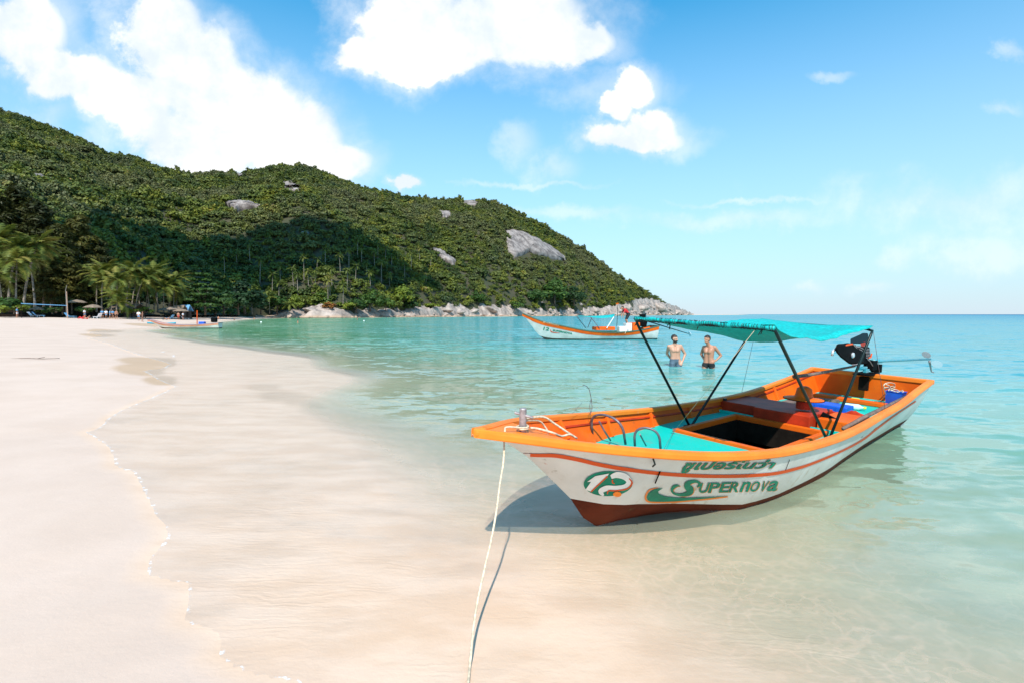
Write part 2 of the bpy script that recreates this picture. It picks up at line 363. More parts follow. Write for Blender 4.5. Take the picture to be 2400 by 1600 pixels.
angs = np.concatenate([np.linspace(-math.pi, -1.0, 40)[:-1], np.linspace(-1.0, 1.0, 420), np.linspace(1.0, math.pi, 40)[1:]])
rings = np.concatenate([[0.0, 0.6, 1.0, 1.3], 1.5 * 1.0215 ** np.arange(0, 250)]); rings = rings[rings < 300]
rings = np.concatenate([rings, np.geomspace(320, 14000, 26)])
gx, gy, gf = polar(rings, angs); gz = sand_z(gx, gy)
me = npmesh('sand', np.stack([gx, gy, gz], 1), gf)
sandD = np.concatenate([sdist(gx[k:k + 20000], gy[k:k + 20000]) for k in range(0, len(gx), 20000)])
def sandmat():
    m, n = mat('beach_sand'); g = n.new('ShaderNodeNewGeometry').outputs['Position']
    wet = n.new('ShaderNodeAttribute', attribute_name='wet').outputs['Fac']
    a = n.noise(g, 0.6, 5, 0.6); b = n.noise(g, 60, 3, 0.7); c3 = n.noise(g, 3.5, 5, 0.65)
    dry = n.mix(n.sstep(a, 0.3, 0.7), (0.555, 0.41, 0.325), (0.61, 0.46, 0.375))
    dry = n.mix(n.math('MULTIPLY', n.sstep(b, 0.35, 0.7), 0.10), dry, (0.45, 0.38, 0.32))
    dry = n.mix(n.math('MULTIPLY', n.sstep(c3, 0.60, 0.75), 0.16), dry, (0.50, 0.42, 0.35))
    wc = n.mix(n.sstep(n.noise(n.vmath('MULTIPLY', g, (0.35, 1.0, 1.0)).outputs[0], 3.2, 6, 0.65), 0.35, 0.65), (0.62, 0.42, 0.285), (0.70, 0.50, 0.365))
    dk = n.new('ShaderNodeAttribute', attribute_name='soak').outputs['Fac']
    col = n.mix(wet, dry, wc); col = n.mix(dk, col, (0.40, 0.26, 0.15))
    rg = n.math('SUBTRACT', 0.9, n.math('MULTIPLY', wet, 0.35))
    p = n.new('ShaderNodeBsdfPrincipled', ins={'Base Color': col, 'Roughness': rg, 'Specular IOR Level': 0.3})
    rip = n.new('ShaderNodeTexWave', wave_type='BANDS', bands_direction='Y', ins={'Vector': n.vmath('MULTIPLY', g, (0.4, 1.0, 1.0)).outputs[0], 'Scale': 4.6, 'Distortion': 16.0, 'Detail': 4.0, 'Detail Scale': 1.3, 'Detail Roughness': 0.6})
    hgt = n.math('ADD', n.math('MULTIPLY', b, 0.12), n.math('ADD', n.math('MULTIPLY', c3, 0.8), n.math('MULTIPLY', n.math('MULTIPLY', n.math('MULTIPLY', rip.outputs[1], wet), n.sstep(n.noise(g, 0.9, 3, 0.5), 0.35, 0.7)), 0.16)))
    bp = n.new('ShaderNodeBump', ins={'Height': hgt, 'Strength': 0.4, 'Distance': 0.022}); n.l.new(bp.outputs[0], p.inputs['Normal'])
    n.l.new(p.outputs[0], n.out.inputs[0]); return m
wet = np.clip((0.010 - gz) / 0.014, 0, 1)
soak = np.zeros_like(gz)
for (qx, qy, rx, ry) in ((330, 868, 60, 12), (375, 892, 42, 12), (340, 848, 60, 13), (385, 850, 30, 12), (225, 786, 40, 4), (245, 776, 40, 3), (345, 764, 50, 2.2), (610, 905, 60, 10), (650, 925, 70, 12), (700, 940, 60, 8)):
    c = gnd(qx, qy); u = (gx / np.maximum(gy, 0.1) * F + 1200 - qx) / rx; v = (737 + F * CAMH / np.maximum(gy, 0.1) - qy) / ry
    rr = np.sqrt(u * u + v * v) + vnoise(gx, gy, 1.2 * 12 / max(c.y, 1), 5) * 0.7
    soak = np.maximum(soak, np.clip((1.0 - rr) / 0.35, 0, 1) * (gy > 2) * (0.45 if qy > 900 else 0.7))
attr(me, 'wet', wet); attr(me, 'soak', soak)
me.materials.append(sandmat()); sand = link(bpy.data.objects.new('sand', me)); tag(sand, kind='structure')

# ------------------------------------------------------------------ water
def watermat():
    m, n = mat('sea_water'); g = n.new('ShaderNodeNewGeometry').outputs['Position']
    dep = n.new('ShaderNodeAttribute', attribute_name='depth').outputs['Fac']
    dz = n.math('ADD', dep, n.math('MULTIPLY', n.math('SUBTRACT', n.noise(n.vmath('MULTIPLY', g, (0.5, 1.0, 1.0)).outputs[0], 0.8, 5, 0.6), 0.5), n.math('MULTIPLY', n.math('MINIMUM', dep, 1.5), 0.8)))
    body = n.ramp(n.math('DIVIDE', dz, 9.0, clamp=True), [(0.0, (0.58, 0.54, 0.42)), (0.025, (0.40, 0.47, 0.32)), (0.06, (0.21, 0.37, 0.26)), (0.12, (0.10, 0.34, 0.31)), (0.24, (0.045, 0.28, 0.32)), (0.5, (0.01, 0.20, 0.31)), (1.0, (0.0, 0.085, 0.19))])
    px_, py_, _z = n.new('ShaderNodeSeparateXYZ', ins={0: g}).outputs
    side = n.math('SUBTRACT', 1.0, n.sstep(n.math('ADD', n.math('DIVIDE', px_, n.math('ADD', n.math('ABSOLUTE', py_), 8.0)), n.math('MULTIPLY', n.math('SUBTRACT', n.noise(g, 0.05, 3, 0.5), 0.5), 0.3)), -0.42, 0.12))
    hill_reflection = n.math('MULTIPLY', n.math('MULTIPLY', side, n.sstep(py_, 11.0, 30.0)), n.sstep(dep, 0.15, 0.8))  # green reflection of the hill, put into the water colour of the left bay
    body = n.mix(n.math('MULTIPLY', hill_reflection, 0.95), body, n.mix(n.sstep(n.noise(n.vmath('MULTIPLY', g, (0.35, 1.0, 1.0)).outputs[0], 0.5, 4, 0.6), 0.35, 0.65), (0.06, 0.185, 0.07), (0.11, 0.27, 0.15)))
    # waves: slopes summed over several wave lengths
    gs = n.vmath('MULTIPLY', g, (0.5, 1.0, 1.0)).outputs[0]
    amp = n.math('ADD', 0.30, n.math('MULTIPLY', n.sstep(dep, 0.05, 0.5), 0.70)); nv = None
    for sc_w, a_w in ((9.0, 0.16), (3.0, 0.34), (1.0, 0.26), (0.3, 0.16), (0.09, 0.12)):
        t_ = n.new('ShaderNodeTexNoise', ins={'Vector': gs, 'Scale': sc_w, 'Detail': 2.0, 'Roughness': 0.5, 'Distortion': 0.3})
        v_ = n.vmath('MULTIPLY', n.vmath('SUBTRACT', t_.outputs['Color'], (0.5, 0.5, 0.5)).outputs[0], (a_w * 1.5, a_w * 2.8, 0.0)).outputs[0]
        nv = v_ if nv is None else n.vmath('ADD', nv, v_).outputs[0]
    sl = n.vmath('SCALE', nv); n.l.new(amp, sl.inputs['Scale'])
    bp = n.vmath('NORMALIZE', n.vmath('ADD', sl.outputs[0], (0.0, 0.0, 1.0)).outputs[0])
    alpha = n.math('SUBTRACT', 1.0, n.math('EXPONENT', n.math('MULTIPLY', dz, -3.0)), clamp=True)
    dif = n.new('ShaderNodeBsdfDiffuse', ins={0: body})
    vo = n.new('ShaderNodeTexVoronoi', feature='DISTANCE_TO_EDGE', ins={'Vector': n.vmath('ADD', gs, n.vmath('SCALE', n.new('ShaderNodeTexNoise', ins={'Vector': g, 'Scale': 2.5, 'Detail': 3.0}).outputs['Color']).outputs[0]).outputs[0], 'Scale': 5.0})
    net = n.math('SUBTRACT', 1.0, n.sstep(vo.outputs[0], 0.0, 0.13))  # bright caustic lines, painted into the surface's transparent colour
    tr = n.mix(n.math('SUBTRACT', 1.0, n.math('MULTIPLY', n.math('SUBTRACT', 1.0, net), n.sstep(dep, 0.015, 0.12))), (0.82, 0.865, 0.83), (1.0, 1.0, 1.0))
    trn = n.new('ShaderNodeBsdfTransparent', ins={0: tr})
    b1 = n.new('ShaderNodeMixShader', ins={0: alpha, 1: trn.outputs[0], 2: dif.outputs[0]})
    rgh = n.math('SUBTRACT', 0.46, n.math('MULTIPLY', n.sstep(dep, 0.04, 0.30), 0.40))
    gl = n.new('ShaderNodeBsdfGlossy', ins={0: (1, 1, 1, 1), 'Roughness': rgh, 'Normal': bp.outputs[0]})
    fr = n.new('ShaderNodeFresnel', ins={'IOR': 1.333, 'Normal': bp.outputs[0]})
    b2 = n.new('ShaderNodeMixShader', ins={0: n.math('MINIMUM', fr.outputs[0], n.math('SUBTRACT', n.math('ADD', 0.16, n.math('MULTIPLY', n.sstep(dep, 0.05, 0.35), 0.26)), n.math('MULTIPLY', n.sstep(dep, 1.2, 7.0), 0.24))), 1: b1.outputs[0], 2: gl.outputs[0]})
    foam0 = n.new('ShaderNodeAttribute', attribute_name='foam').outputs['Fac']; elev = n.new('ShaderNodeAttribute', attribute_name='elev').outputs['Fac']
    yy = n.new('ShaderNodeSeparateXYZ', ins={0: g}).outputs[1]; wid = n.math('MULTIPLY_ADD', n.math('MULTIPLY', yy, n.noise(g, 1.5, 3, 0.6)), 0.0003, 0.00012)
    line = n.math('SUBTRACT', 1.0, n.sstep(n.math('DIVIDE', n.math('ABSOLUTE', elev), wid), 0.3, 1.0)); near = n.math('SUBTRACT', 1.0, n.sstep(yy, 25.0, 60.0))
    foam = n.math('MAXIMUM', foam0, n.math('MULTIPLY', n.math('MULTIPLY', line, near), n.sstep(n.noise(g, 12.0, 4, 0.7), 0.3, 0.75)))
    fn = n.noise(g, 22, 5, 0.7); ff = n.math('MULTIPLY', n.sstep(n.math('ADD', foam, n.math('MULTIPLY', n.math('SUBTRACT', fn, 0.5), 1.3)), 0.45, 0.85), foam, clamp=True)
    fd = n.new('ShaderNodeBsdfDiffuse', ins={0: (0.82, 0.84, 0.86, 1)})
    b3 = n.new('ShaderNodeMixShader', ins={0: ff, 1: b2.outputs[0], 2: fd.outputs[0]})
    n.l.new(b3.outputs[0], n.out.inputs[0]); return m
wr = np.concatenate([[0.0, 0.6, 1.0, 1.3], 1.5 * 1.0215 ** np.arange(0, 250)]); wr = wr[wr < 300]
wr = np.concatenate([wr, np.geomspace(320, 14000, 26)])
wz = gz * 0 + np.clip(-gz, 0, 0.6) * 0.02 * vnoise(gx, gy, 1.1, 8)
me = npmesh('sea', np.stack([gx, gy, wz], 1), gf)
attr(me, 'depth', np.maximum(-gz, 0))
fm = np.zeros_like(gz)
for (qx, qy, rx, ry) in ((404, 834, 13, 11), (380, 824, 24, 4), (285, 784, 30, 1.6), (245, 792, 26, 1.6)):
    u = (gx / np.maximum(gy, 0.1) * F + 1200 - qx) / rx; v = (737 + F * CAMH / np.maximum(gy, 0.1) - qy) / ry
    fm = np.maximum(fm, np.clip(1.0 - np.sqrt(u * u + v * v), 0, 1) * .8 * (gy > 2))
attr(me, 'foam', fm)
# only the wet part of the sheet
keep = (gz[gf].min(1) < 0.0)
co = np.stack([gx, gy, wz], 1)
me2 = npmesh('sea', co, gf[keep]); attr(me2, 'depth', np.maximum(-gz, 0)); attr(me2, 'foam', fm); attr(me2, 'elev', gz); bpy.data.meshes.remove(me)
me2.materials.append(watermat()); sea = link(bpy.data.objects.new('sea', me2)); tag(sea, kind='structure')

# ------------------------------------------------------------------ hills
sk_px = [-1400, -700, -250, 0, 60, 135, 200, 270, 330, 388, 430, 465, 500, 560, 592, 650, 714, 760, 800, 850, 908, 960, 1030, 1100, 1153, 1189, 1250, 1316, 1370, 1418, 1460, 1500, 1540, 1571, 1600, 1622]
sk_py = [560, 420, 290, 258, 272, 306, 330, 362, 371, 396, 409, 416, 412, 407, 402, 391, 389, 403, 420, 438, 452, 463, 467, 467, 465, 482, 512, 548, 580, 620, 650, 672, 698, 714, 727, 735]
rd_px = [-1400, 0, 465, 560, 714, 1130, 1316, 1418, 1500, 1571, 1622]; rd_D = [700, 640, 690, 560, 540, 600, 660, 720, 800, 930, 1120]
ft_px = [-1400, 0, 250, 430, 500, 560, 650, 800, 1000, 1264, 1450, 1560, 1622]; ft_D = [150, 118, 128, 160, 185, 205, 225, 228, 300, 430, 600, 860, 1110]
rk_px = [560, 640, 700, 760, 800, 900, 1000, 1100, 1200, 1300, 1400, 1450, 1490, 1515, 1560, 1600, 1622]
rk_h = [0, 9, 17, 20, 11, 12, 20, 23, 19, 14, 17, 22, 38, 40, 27, 12, 3]
def hill(px, t):
    px = np.asarray(px, float); t = np.asarray(t, float)
    D0 = np.interp(px, ft_px, ft_D); D1 = np.interp(px, rd_px, rd_D); H = np.maximum((737 - np.interp(px, sk_px, sk_py)) / F * D1 * 0.985 - 3.0 + CAMH, 0.6)
    Dd = D0 + (D1 - D0) * t; x = (px - 1200) / F * Dd
    z0 = np.where(px < 560, 1.3, -0.6)
    tt = np.clip(t, 0, 1); base = z0 + (H - z0) * tt ** 0.86
    back = np.clip(t - 1, 0, 9); base = base - H * back * 0.9
    nz = vnoise(x, Dd, 0.009, 11) * 26 + vnoise(x, Dd, 0.022, 12) * 12 + vnoise(x, Dd, 0.07, 13) * 3.0
    env = np.clip(tt * 5, 0, 1) * np.clip((1.02 - tt) * 2.2, 0.06, 1) * np.clip(H / 60, 0, 1)
    return x, Dd, base + nz * env
pxs = np.concatenate([np.linspace(-1400, -60, 60)[:-1], np.linspace(-60, 1622, 420)]); ts = np.concatenate([np.linspace(-0.02, 1.0, 90), np.linspace(1.03, 1.7, 10)])
TT, PP = np.meshgrid(ts, pxs, indexing='ij'); hx, hy, hzz = hill(PP, TT); m_ = len(pxs)
i_ = np.arange(len(ts) - 1)[:, None] * m_ + np.arange(m_ - 1)[None]
hf = np.stack([i_, i_ + 1, i_ + 1 + m_, i_ + m_], -1).reshape(-1, 4)
me = npmesh('hills', np.stack([hx.ravel(), hy.ravel(), hzz.ravel()], 1), hf)
M_earth = simple('forest_floor', (0.035, 0.04, 0.015), 0.95, scale=0.05, c2=(0.055, 0.045, 0.022)); me.materials.append(M_earth)
tag(link(bpy.data.objects.new('hills', me)), kind='structure')
def hill_at(px, py):
    """t and point of the slope seen at a pixel"""
    t = np.linspace(0, 1.0, 400); x, y, z = hill(np.full(400, float(px)), t)
    c, s = math.cos(PITCH), math.sin(PITCH); dz = z - CAMH; yy = 800 - F * (y * s + dz * c) / (y * c - dz * s)
    k = int(np.argmin(np.abs(yy - py))); return t[k], Vector((x[k], y[k], z[k]))

# rock line along the foot of the headland, and granite slabs on the slope
def rock_z(px, D): return np.interp(px, rk_px, rk_h) / F * D
pr = np.linspace(600, 1626, 620); G = []
for j in range(16):
    q = j / 15.0; D0 = np.interp(pr, ft_px, ft_D); D1 = np.interp(pr, rd_px, rd_D); hgt = rock_z(pr, D0)
    Dd = D0 - 3 + q * (4 + hgt * 1.6); x = (pr - 1200) / F * Dd
    lum = vnoise(x, Dd, 0.22, 31) * 1.6 + vnoise(x, Dd, 0.6, 32) * 0.8 + np.abs(vnoise(x, Dd, 0.09, 33)) * 5
    z = -0.5 + (hgt + 0.8) * q ** 0.8 + lum * np.clip(q * 4, 0.15, 1) * np.clip(hgt / 3, 0.2, 1.6)
    G.append(np.stack([x, Dd, z], 1))
G = np.array(G); C_ = len(pr); i_ = np.arange(15)[:, None] * C_ + np.arange(C_ - 1)[None]
me = npmesh('rock_shelf', G.reshape(-1, 3), np.stack([i_, i_ + 1, i_ + 1 + C_, i_ + C_], -1).reshape(-1, 4), smooth=False)
me.materials.append(M_rock); tag(link(bpy.data.objects.new('rock_shelf', me)), kind='structure')

def rock_mesh(seed, sub=3, flat=1.0):
    bm = bmesh.new(); bmesh.ops.create_icosphere(bm, subdivisions=sub, radius=1.0)
    for v in bm.verts:
        n_ = noise.noise(v.co * 1.1 + Vector((seed * 3.1, 0, 0))); n2_ = noise.noise(v.co * 2.7 + Vector((0, seed, 0)))
        v.co *= 1 + 0.30 * n_ + 0.12 * n2_; v.co.z *= flat
        for ax in (Vector((1, .4, .3)).normalized(), Vector((-.6, .7, .5)).normalized(), Vector((.2, -.9, .6)).normalized()):
            d = v.co.dot(ax)
            if d > 0.78: v.co -= ax * (d - 0.78) * 0.8
    me = bpy.data.meshes.new('boulder'); bm.to_mesh(me); bm.free(); me.materials.append(M_rock)
    me.polygons.foreach_set('use_smooth', [seed % 2 == 0] * len(me.polygons)); return me
rocks = [rock_mesh(s, 2 if s > 3 else 3, 0.75) for s in range(7)]
rng = random.Random(5)
big = [(733, 728, 34, 10, 'dark grey boulder ledge at the left end of the rocky shore'), (700, 734, 18, 7, 'low pale boulder beside the two lone palms'), (770, 733, 24, 8, 'long pale boulder right of the dark ledge'),
       (1048, 727, 26, 10, 'largest pale rounded boulder at the water edge below the hill'), (1078, 733, 24, 7, 'flat pale boulder just right of the largest rounded one'),
       (1025, 735, 16, 6, 'small pale boulder just left of the largest rounded one'), (1110, 730, 28, 9, 'broad pinkish boulder in the middle of the rocky shore'), (1150, 726, 30, 10, 'tall pinkish boulder ledge in the middle of the rocky shore'),
       (1290, 727, 8, 7, 'round grey boulder half hidden by shrubs above the rocks'), (1240, 733, 20, 7, 'pale boulder above the bow of the moored longtail'), (1340, 730, 10, 7, 'small white boulder above the far canopy'),
       (1395, 730, 20, 8, 'grey cracked boulder left of the person in red'), (1465, 722, 26, 13, 'pale layered boulder behind the person in red'), (1505, 722, 34, 13, 'long grey boulder near the tip of the headland'),
       (1545, 722, 30, 16, 'sloping grey boulder at the tip of the headland'), (1585, 731, 22, 6, 'last low boulder where the headland meets the sea'),
       (1270, 710, 5, 4, 'white boulder showing among the green shrubs'), (1370, 636, 6, 5, 'small white boulder high on the right slope'), (1360, 714, 12, 6, 'slanting pale boulder in the shrubs right of the canopy'),
       (1195, 731, 18, 7, 'cream boulder pile left of the moored longtail')]
for k, (px, py, wpx, hpx, lab) in enumerate(big):
    wpx *= .62; hpx *= .62
    if py < 720 and hpx < 4.4:
        t, p = hill_at(px, py); s = p.y / F
    else:
        d = float(np.interp(px, ft_px, ft_D)) + rng.uniform(0, 4); s = d / F; p = Vector(((px - 1200) / F * d, d, CAMH + (737 - py) * s))
    o = bpy.data.objects.new('boulder', rocks[k % 7]); link(o); o.location = p; o.scale = (wpx * s, max(wpx, hpx) * s * 0.7, hpx * s * 1.3)
    o.rotation_euler = (rng.uniform(-.25, .25), rng.uniform(-.25, .25), rng.uniform(0, 0.8)); tag(o, lab, 'boulder', 'boulders along the rocky shore')
# small stones, too many to count, one mesh
V = []; Fc = []; off = 0
base_v = [np.array([v.co[:] for v in r.vertices]) for r in rocks[4:]]; base_f = [np.array([p.vertices[:] for p in r.polygons]) for r in rocks[4:]]
for k in range(900):
    px = rng.uniform(640, 1612); d0 = float(np.interp(px, ft_px, ft_D)); hg = float(rock_z(px, d0)); q = rng.random() ** 1.4
    d = d0 - 2.5 + q * (4 + hg * 1.5); z = -0.3 + hg * q ** 0.8 * 0.9; s = rng.uniform(0.5, 1.7) * (d0 / 300) ** 0.7
    a = rng.uniform(0, 6.28); j = k % 3; R_ = np.array([[math.cos(a), -math.sin(a), 0], [math.sin(a), math.cos(a), 0], [0, 0, 1]])
    v = (base_v[j] * np.array([s * rng.uniform(.8, 1.8), s, s * rng.uniform(.5, .9)])) @ R_.T + np.array([(px - 1200) / F * d, d, z])
    V.append(v); Fc.append(base_f[j] + off); off += len(v)
me = npmesh('shore_rocks', np.concatenate(V), np.concatenate(Fc), smooth=False); me.materials.append(M_rock)
tag(link(bpy.data.objects.new('shore_rocks', me)), 'pale and pinkish broken rocks piled along the foot of the headland', 'rocks', kind='stuff')
# granite slabs bare of trees
slabs = [([(1188, 545), (1215, 545), (1255, 562), (1290, 582), (1322, 605), (1320, 613), (1270, 600), (1240, 592), (1205, 606), (1190, 585)], 'large bare granite slab on the right slope of the hill', 3.5),
         ([(664, 430), (690, 428), (712, 440), (705, 450), (680, 446)], 'grey bare granite slab just under the second summit', 4),
         ([(1028, 497), (1055, 495), (1062, 508), (1045, 512), (1030, 506)], 'grey granite block on the slope left of the third summit', 4),
         ([(1084, 473), (1108, 470), (1126, 478), (1112, 484), (1090, 482)], 'flat granite outcrop on the third summit', 4),
         ([(562, 410), (595, 410), (592, 418), (566, 419)], 'small pale outcrop on the saddle between the hills', 4),
         ([(540, 484), (600, 484), (620, 494), (560, 496)], 'narrow brown granite strip in the middle of the slope', 3.5),
         ([(1015, 590), (1040, 596), (1070, 618), (1062, 626), (1030, 606)], 'dark streaked granite strip below the shadowed slope', 3.5),
         ([(235, 470), (265, 468), (268, 476), (240, 478)], 'small grey outcrop on the left hill slope', 4),
         ([(90, 418), (120, 416), (126, 424), (98, 426)], 'faint brown outcrop high on the left hill', 4),
         ([(712, 550), (728, 550), (730, 556), (714, 557)], 'small light rock in the cloud-shadowed forest', 5)]
slab_pts = []
def inside(poly, x, y):
    r = False; n = len(poly); j = n - 1
    for i in range(n):
        xi, yi = poly[i]; xj, yj = poly[j]
        if (yi > y) != (yj > y) and x < (xj - xi) * (y - yi) / (yj - yi) + xi: r = not r
        j = i
    return r
for poly, lab, lift in slabs:
    P3 = [hill_at(*p)[1] for p in poly]; xs = [p[0] for p in poly]; ys = [p[1] for p in poly]
    C0 = sum(P3, Vector()) / len(P3); slab_pts.append((poly, C0))
    # rings from the outline inwards, domed above the slope
    nn = 40; outline = []
    for k in range(nn):
        u = k / nn * len(poly); i = int(u); f_ = u - i; a = poly[i]; b = poly[(i + 1) % len(poly)]
        j_ = math.sin(k * 2.3) * 1.2; outline.append((a[0] + (b[0] - a[0]) * f_ + j_, a[1] + (b[1] - a[1]) * f_ + math.cos(k * 1.7) * 1.2))
    cx, cy = sum(xs) / len(xs), sum(ys) / len(ys); b_ = MB(); rg = []
    tow = Vector((0, -0.8, 1.0))
    for r_ in (1.06, 1.0, 0.8, 0.55, 0.3, 0.03):
        row = []
        for (ax, ay) in outline + outline[:1]:
            p = hill_at(cx + (ax - cx) * r_, cy + (ay - cy) * r_)[1]
            l = (0 if r_ > 1.03 else (lift if lift < 3.6 else 1.6) * (0.75 + 0.35 * math.sqrt(max(0, 1 - r_ * r_)))) + 1.1 * noise.noise(p * 0.12)
            row.append(p + tow * l)
        rg.append(row)
    b_.grid(rg); o = b_.obj('granite_slab', M_slab, None, smooth=True); tag(o, lab, 'rock', 'bare granite on the hills')

# ------------------------------------------------------------------ trees
def crown_mesh(name, seed, lobes, nleaf, leaf, mat_, thin=1.0, droop=0.0):
    """leaf-sized quads spread through lumpy lobes; lobes: (x,y,z,rx,ry,rz)"""
    r = np.random.RandomState(seed); per = max(8, nleaf // len(lobes)); V = []
    for (lx, ly, lz, rx, ry, rz) in lobes:
        d = r.normal(size=(per, 3)); d /= np.linalg.norm(d, axis=1)[:, None]; d[:, 2] = np.where(r.rand(per) < 0.75, np.abs(d[:, 2]), d[:, 2])
        rad = (r.rand(per) ** 0.35)[:, None] * (1 + 0.25 * np.sin(d[:, :1] * 5 + seed) * np.cos(d[:, 1:2] * 4))
        c = d * rad * np.array([rx, ry, rz]) + np.array([lx, ly, lz])
        nrm = d + r.normal(size=(per, 3)) * 0.45 + np.array([0, 0, 0.35]); nrm /= np.linalg.norm(nrm, axis=1)[:, None]
        u = np.cross(nrm, r.normal(size=(per, 3))); u /= np.linalg.norm(u, axis=1)[:, None]; v_ = np.cross(nrm, u)
        s = leaf * (0.6 + 0.8 * r.rand(per))[:, None]; u = u * s; v_ = v_ * s * thin; dr = np.array([0, 0, -droop]) * s
        V.append(np.stack([c - u * .5, c + v_ * .5 + dr * .3, c + u * .5 + dr, c - v_ * .5 + dr * .3], 1).reshape(-1, 3))
    V = np.concatenate(V); Fq = np.arange(len(V)).reshape(-1, 4); me = npmesh(name, V, Fq, smooth=False); me.materials.append(mat_); return me
def rlobes(seed, n, R, H, z0):
    r = random.Random(seed); L = []
    for _ in range(n):
        a = r.uniform(0, 6.28); q = r.random() ** 0.6; L.append((math.cos(a) * R * q * 0.75, math.sin(a) * R * q * 0.75, z0 + H * (1 - q * 0.6) * r.uniform(0.35, 1.0), R * r.uniform(.3, .5), R * r.uniform(.3, .5), H * r.uniform(.2, .38)))
    return L
# far forest: one mass over the hills
fc = bpy.data.collections.new('forest_crowns')
for s in range(7):
    R0, H0 = ((2.7, 2.8), (2.4, 3.6), (3.1, 2.4), (2.2, 2.4), (2.9, 3.0), (3.6, 2.2), (1.8, 4.2))[s]
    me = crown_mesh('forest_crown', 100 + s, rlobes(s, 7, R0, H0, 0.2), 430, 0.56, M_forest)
    fc.objects.link(bpy.data.objects.new('forest_crown', me))
rs = np.random.RandomState(3); cand = 95000
cpx = rs.uniform(-900, 1615, cand); ct = rs.rand(cand) ** 0.85 * 1.02
D0 = np.interp(cpx, ft_px, ft_D); D1 = np.interp(cpx, rd_px, rd_D); fx, fy, fz = hill(cpx, ct)
# even density over the ground: accept by area
prob = fy * (D1 - D0) * 0.85 * ct ** 0.15; prob = prob / prob.max(); ok = rs.rand(cand) < prob * 1.35
ok &= (fz > rock_z(cpx, fy) * 0.95 + 0.6) | (cpx < 600)
c, s = math.cos(PITCH), math.sin(PITCH); dz = fz - CAMH; fpy = 800 - F * (fy * s + dz * c) / (fy * c - dz * s)
ridx = np.where(ok)[0]; bad = set()
for poly, C0 in slab_pts:
    xs = [p[0] for p in poly]; ys = [p[1] for p in poly]
    for i in ridx[(cpx[ridx] > min(xs) - 2) & (cpx[ridx] < max(xs) + 2) & (fpy[ridx] > min(ys) - 2) & (fpy[ridx] < max(ys) + 8)]:
        if inside(poly, cpx[i], fpy[i]) or inside(poly, cpx[i], fpy[i] - 5): bad.add(i)
ridx = np.array([i for i in ridx if i not in bad])
print('forest crowns', len(ridx))
pm = bpy.data.meshes.new('forest'); pm.vertices.add(len(ridx)); pm.vertices.foreach_set('co', np.stack([fx, fy, fz - 0.4], 1)[ridx].astype(np.float32).ravel())
sc_ = (rs.lognormal(-0.08, 0.38, len(ridx)) * np.interp(fz[ridx], [0, 60, 160], [1.05, 1.0, 0.95])).astype(np.float32)
attr(pm, 'size', np.clip(sc_, 0.5, 2.1)); attr(pm, 'turn', rs.rand(len(ridx)) * 6.28)
fo = link(bpy.data.objects.new('forest', pm)); tag(fo, 'dense green jungle covering the hills and the headland', 'forest', kind='stuff')
gn = bpy.data.node_groups.new('forest_nodes', 'GeometryNodeTree')
gn.interface.new_socket('Geometry', in_out='INPUT', socket_type='NodeSocketGeometry'); gn.interface.new_socket('Geometry', in_out='OUTPUT', socket_type='NodeSocketGeometry')
gi = gn.nodes.new('NodeGroupInput'); go = gn.nodes.new('NodeGroupOutput'); ci = gn.nodes.new('GeometryNodeCollectionInfo'); ip = gn.nodes.new('GeometryNodeInstanceOnPoints')
ci.inputs[0].default_value = fc; ci.inputs['Separate Children'].default_value = True; ci.inputs['Reset Children'].default_value = True
a1 = gn.nodes.new('GeometryNodeInputNamedAttribute'); a1.data_type = 'FLOAT'; a1.inputs[0].default_value = 'size'
a2 = gn.nodes.new('GeometryNodeInputNamedAttribute'); a2.data_type = 'FLOAT'; a2.inputs[0].default_value = 'turn'
cx_ = gn.nodes.new('ShaderNodeCombineXYZ'); gn.links.new(a2.outputs[0], cx_.inputs[2])
gn.links.new(gi.outputs[0], ip.inputs['Points']); gn.links.new(ci.outputs[0], ip.inputs['Instance']); ip.inputs['Pick Instance'].default_value = True
gn.links.new(cx_.outputs[0], ip.inputs['Rotation']); gn.links.new(a1.outputs[0], ip.inputs['Scale']); gn.links.new(ip.outputs[0], go.inputs[0])
fo.modifiers.new('forest', 'NODES').node_group = gn

# palms
def frond_mesh(seed, L=4.2, n=17, droop=1.0, wid=1.1):
    r = random.Random(seed); V = []; Fc = []
    pts = []
    for i in range(n + 1):
        u = i / n; x = L * (u - 0.12 * droop * u * u); z = 0.55 * u - (1.25 * droop) * u ** 2.2 * L * 0.42; pts.append(Vector((x, 0, z)))
    for i in range(n):
        a, b = pts[i], pts[i + 1]; w_ = 0.035 * (1 - i / n) + 0.012; k = len(V)
        V += [a + Vector((0, -w_, 0)), a + Vector((0, w_, 0)), b + Vector((0, w_, 0)), b + Vector((0, -w_, 0))]; Fc.append((k, k + 1, k + 2, k + 3))
        if i < 2: continue
        u = i / n; ll = wid * math.sin(math.pi * min(0.97, 0.12 + u * 0.86)) ** 0.7 * r.uniform(.85, 1.1)
        for sd in (-1, 1):
            for h in (0, 0.5):
                p = a.lerp(b, h); tp = p + Vector((ll * 0.45, sd * ll * 0.80, -ll * 0.42 * r.uniform(.6, 1.5))); k = len(V)
                q = (b - a).normalized() * 0.15; V += [p - q * 0.5, p + q * 0.9, tp]; Fc.append((k, k + 1, k + 2))
    me = bpy.data.meshes.new('frond'); me.from_pydata(V, [], Fc); me.update(); me.materials.append(M_palm); return me
fronds = [frond_mesh(s, L=4.0 + 0.5 * (s % 3), droop=(0.55, 0.85, 1.15, 1.5)[s % 4]) for s in range(8)]
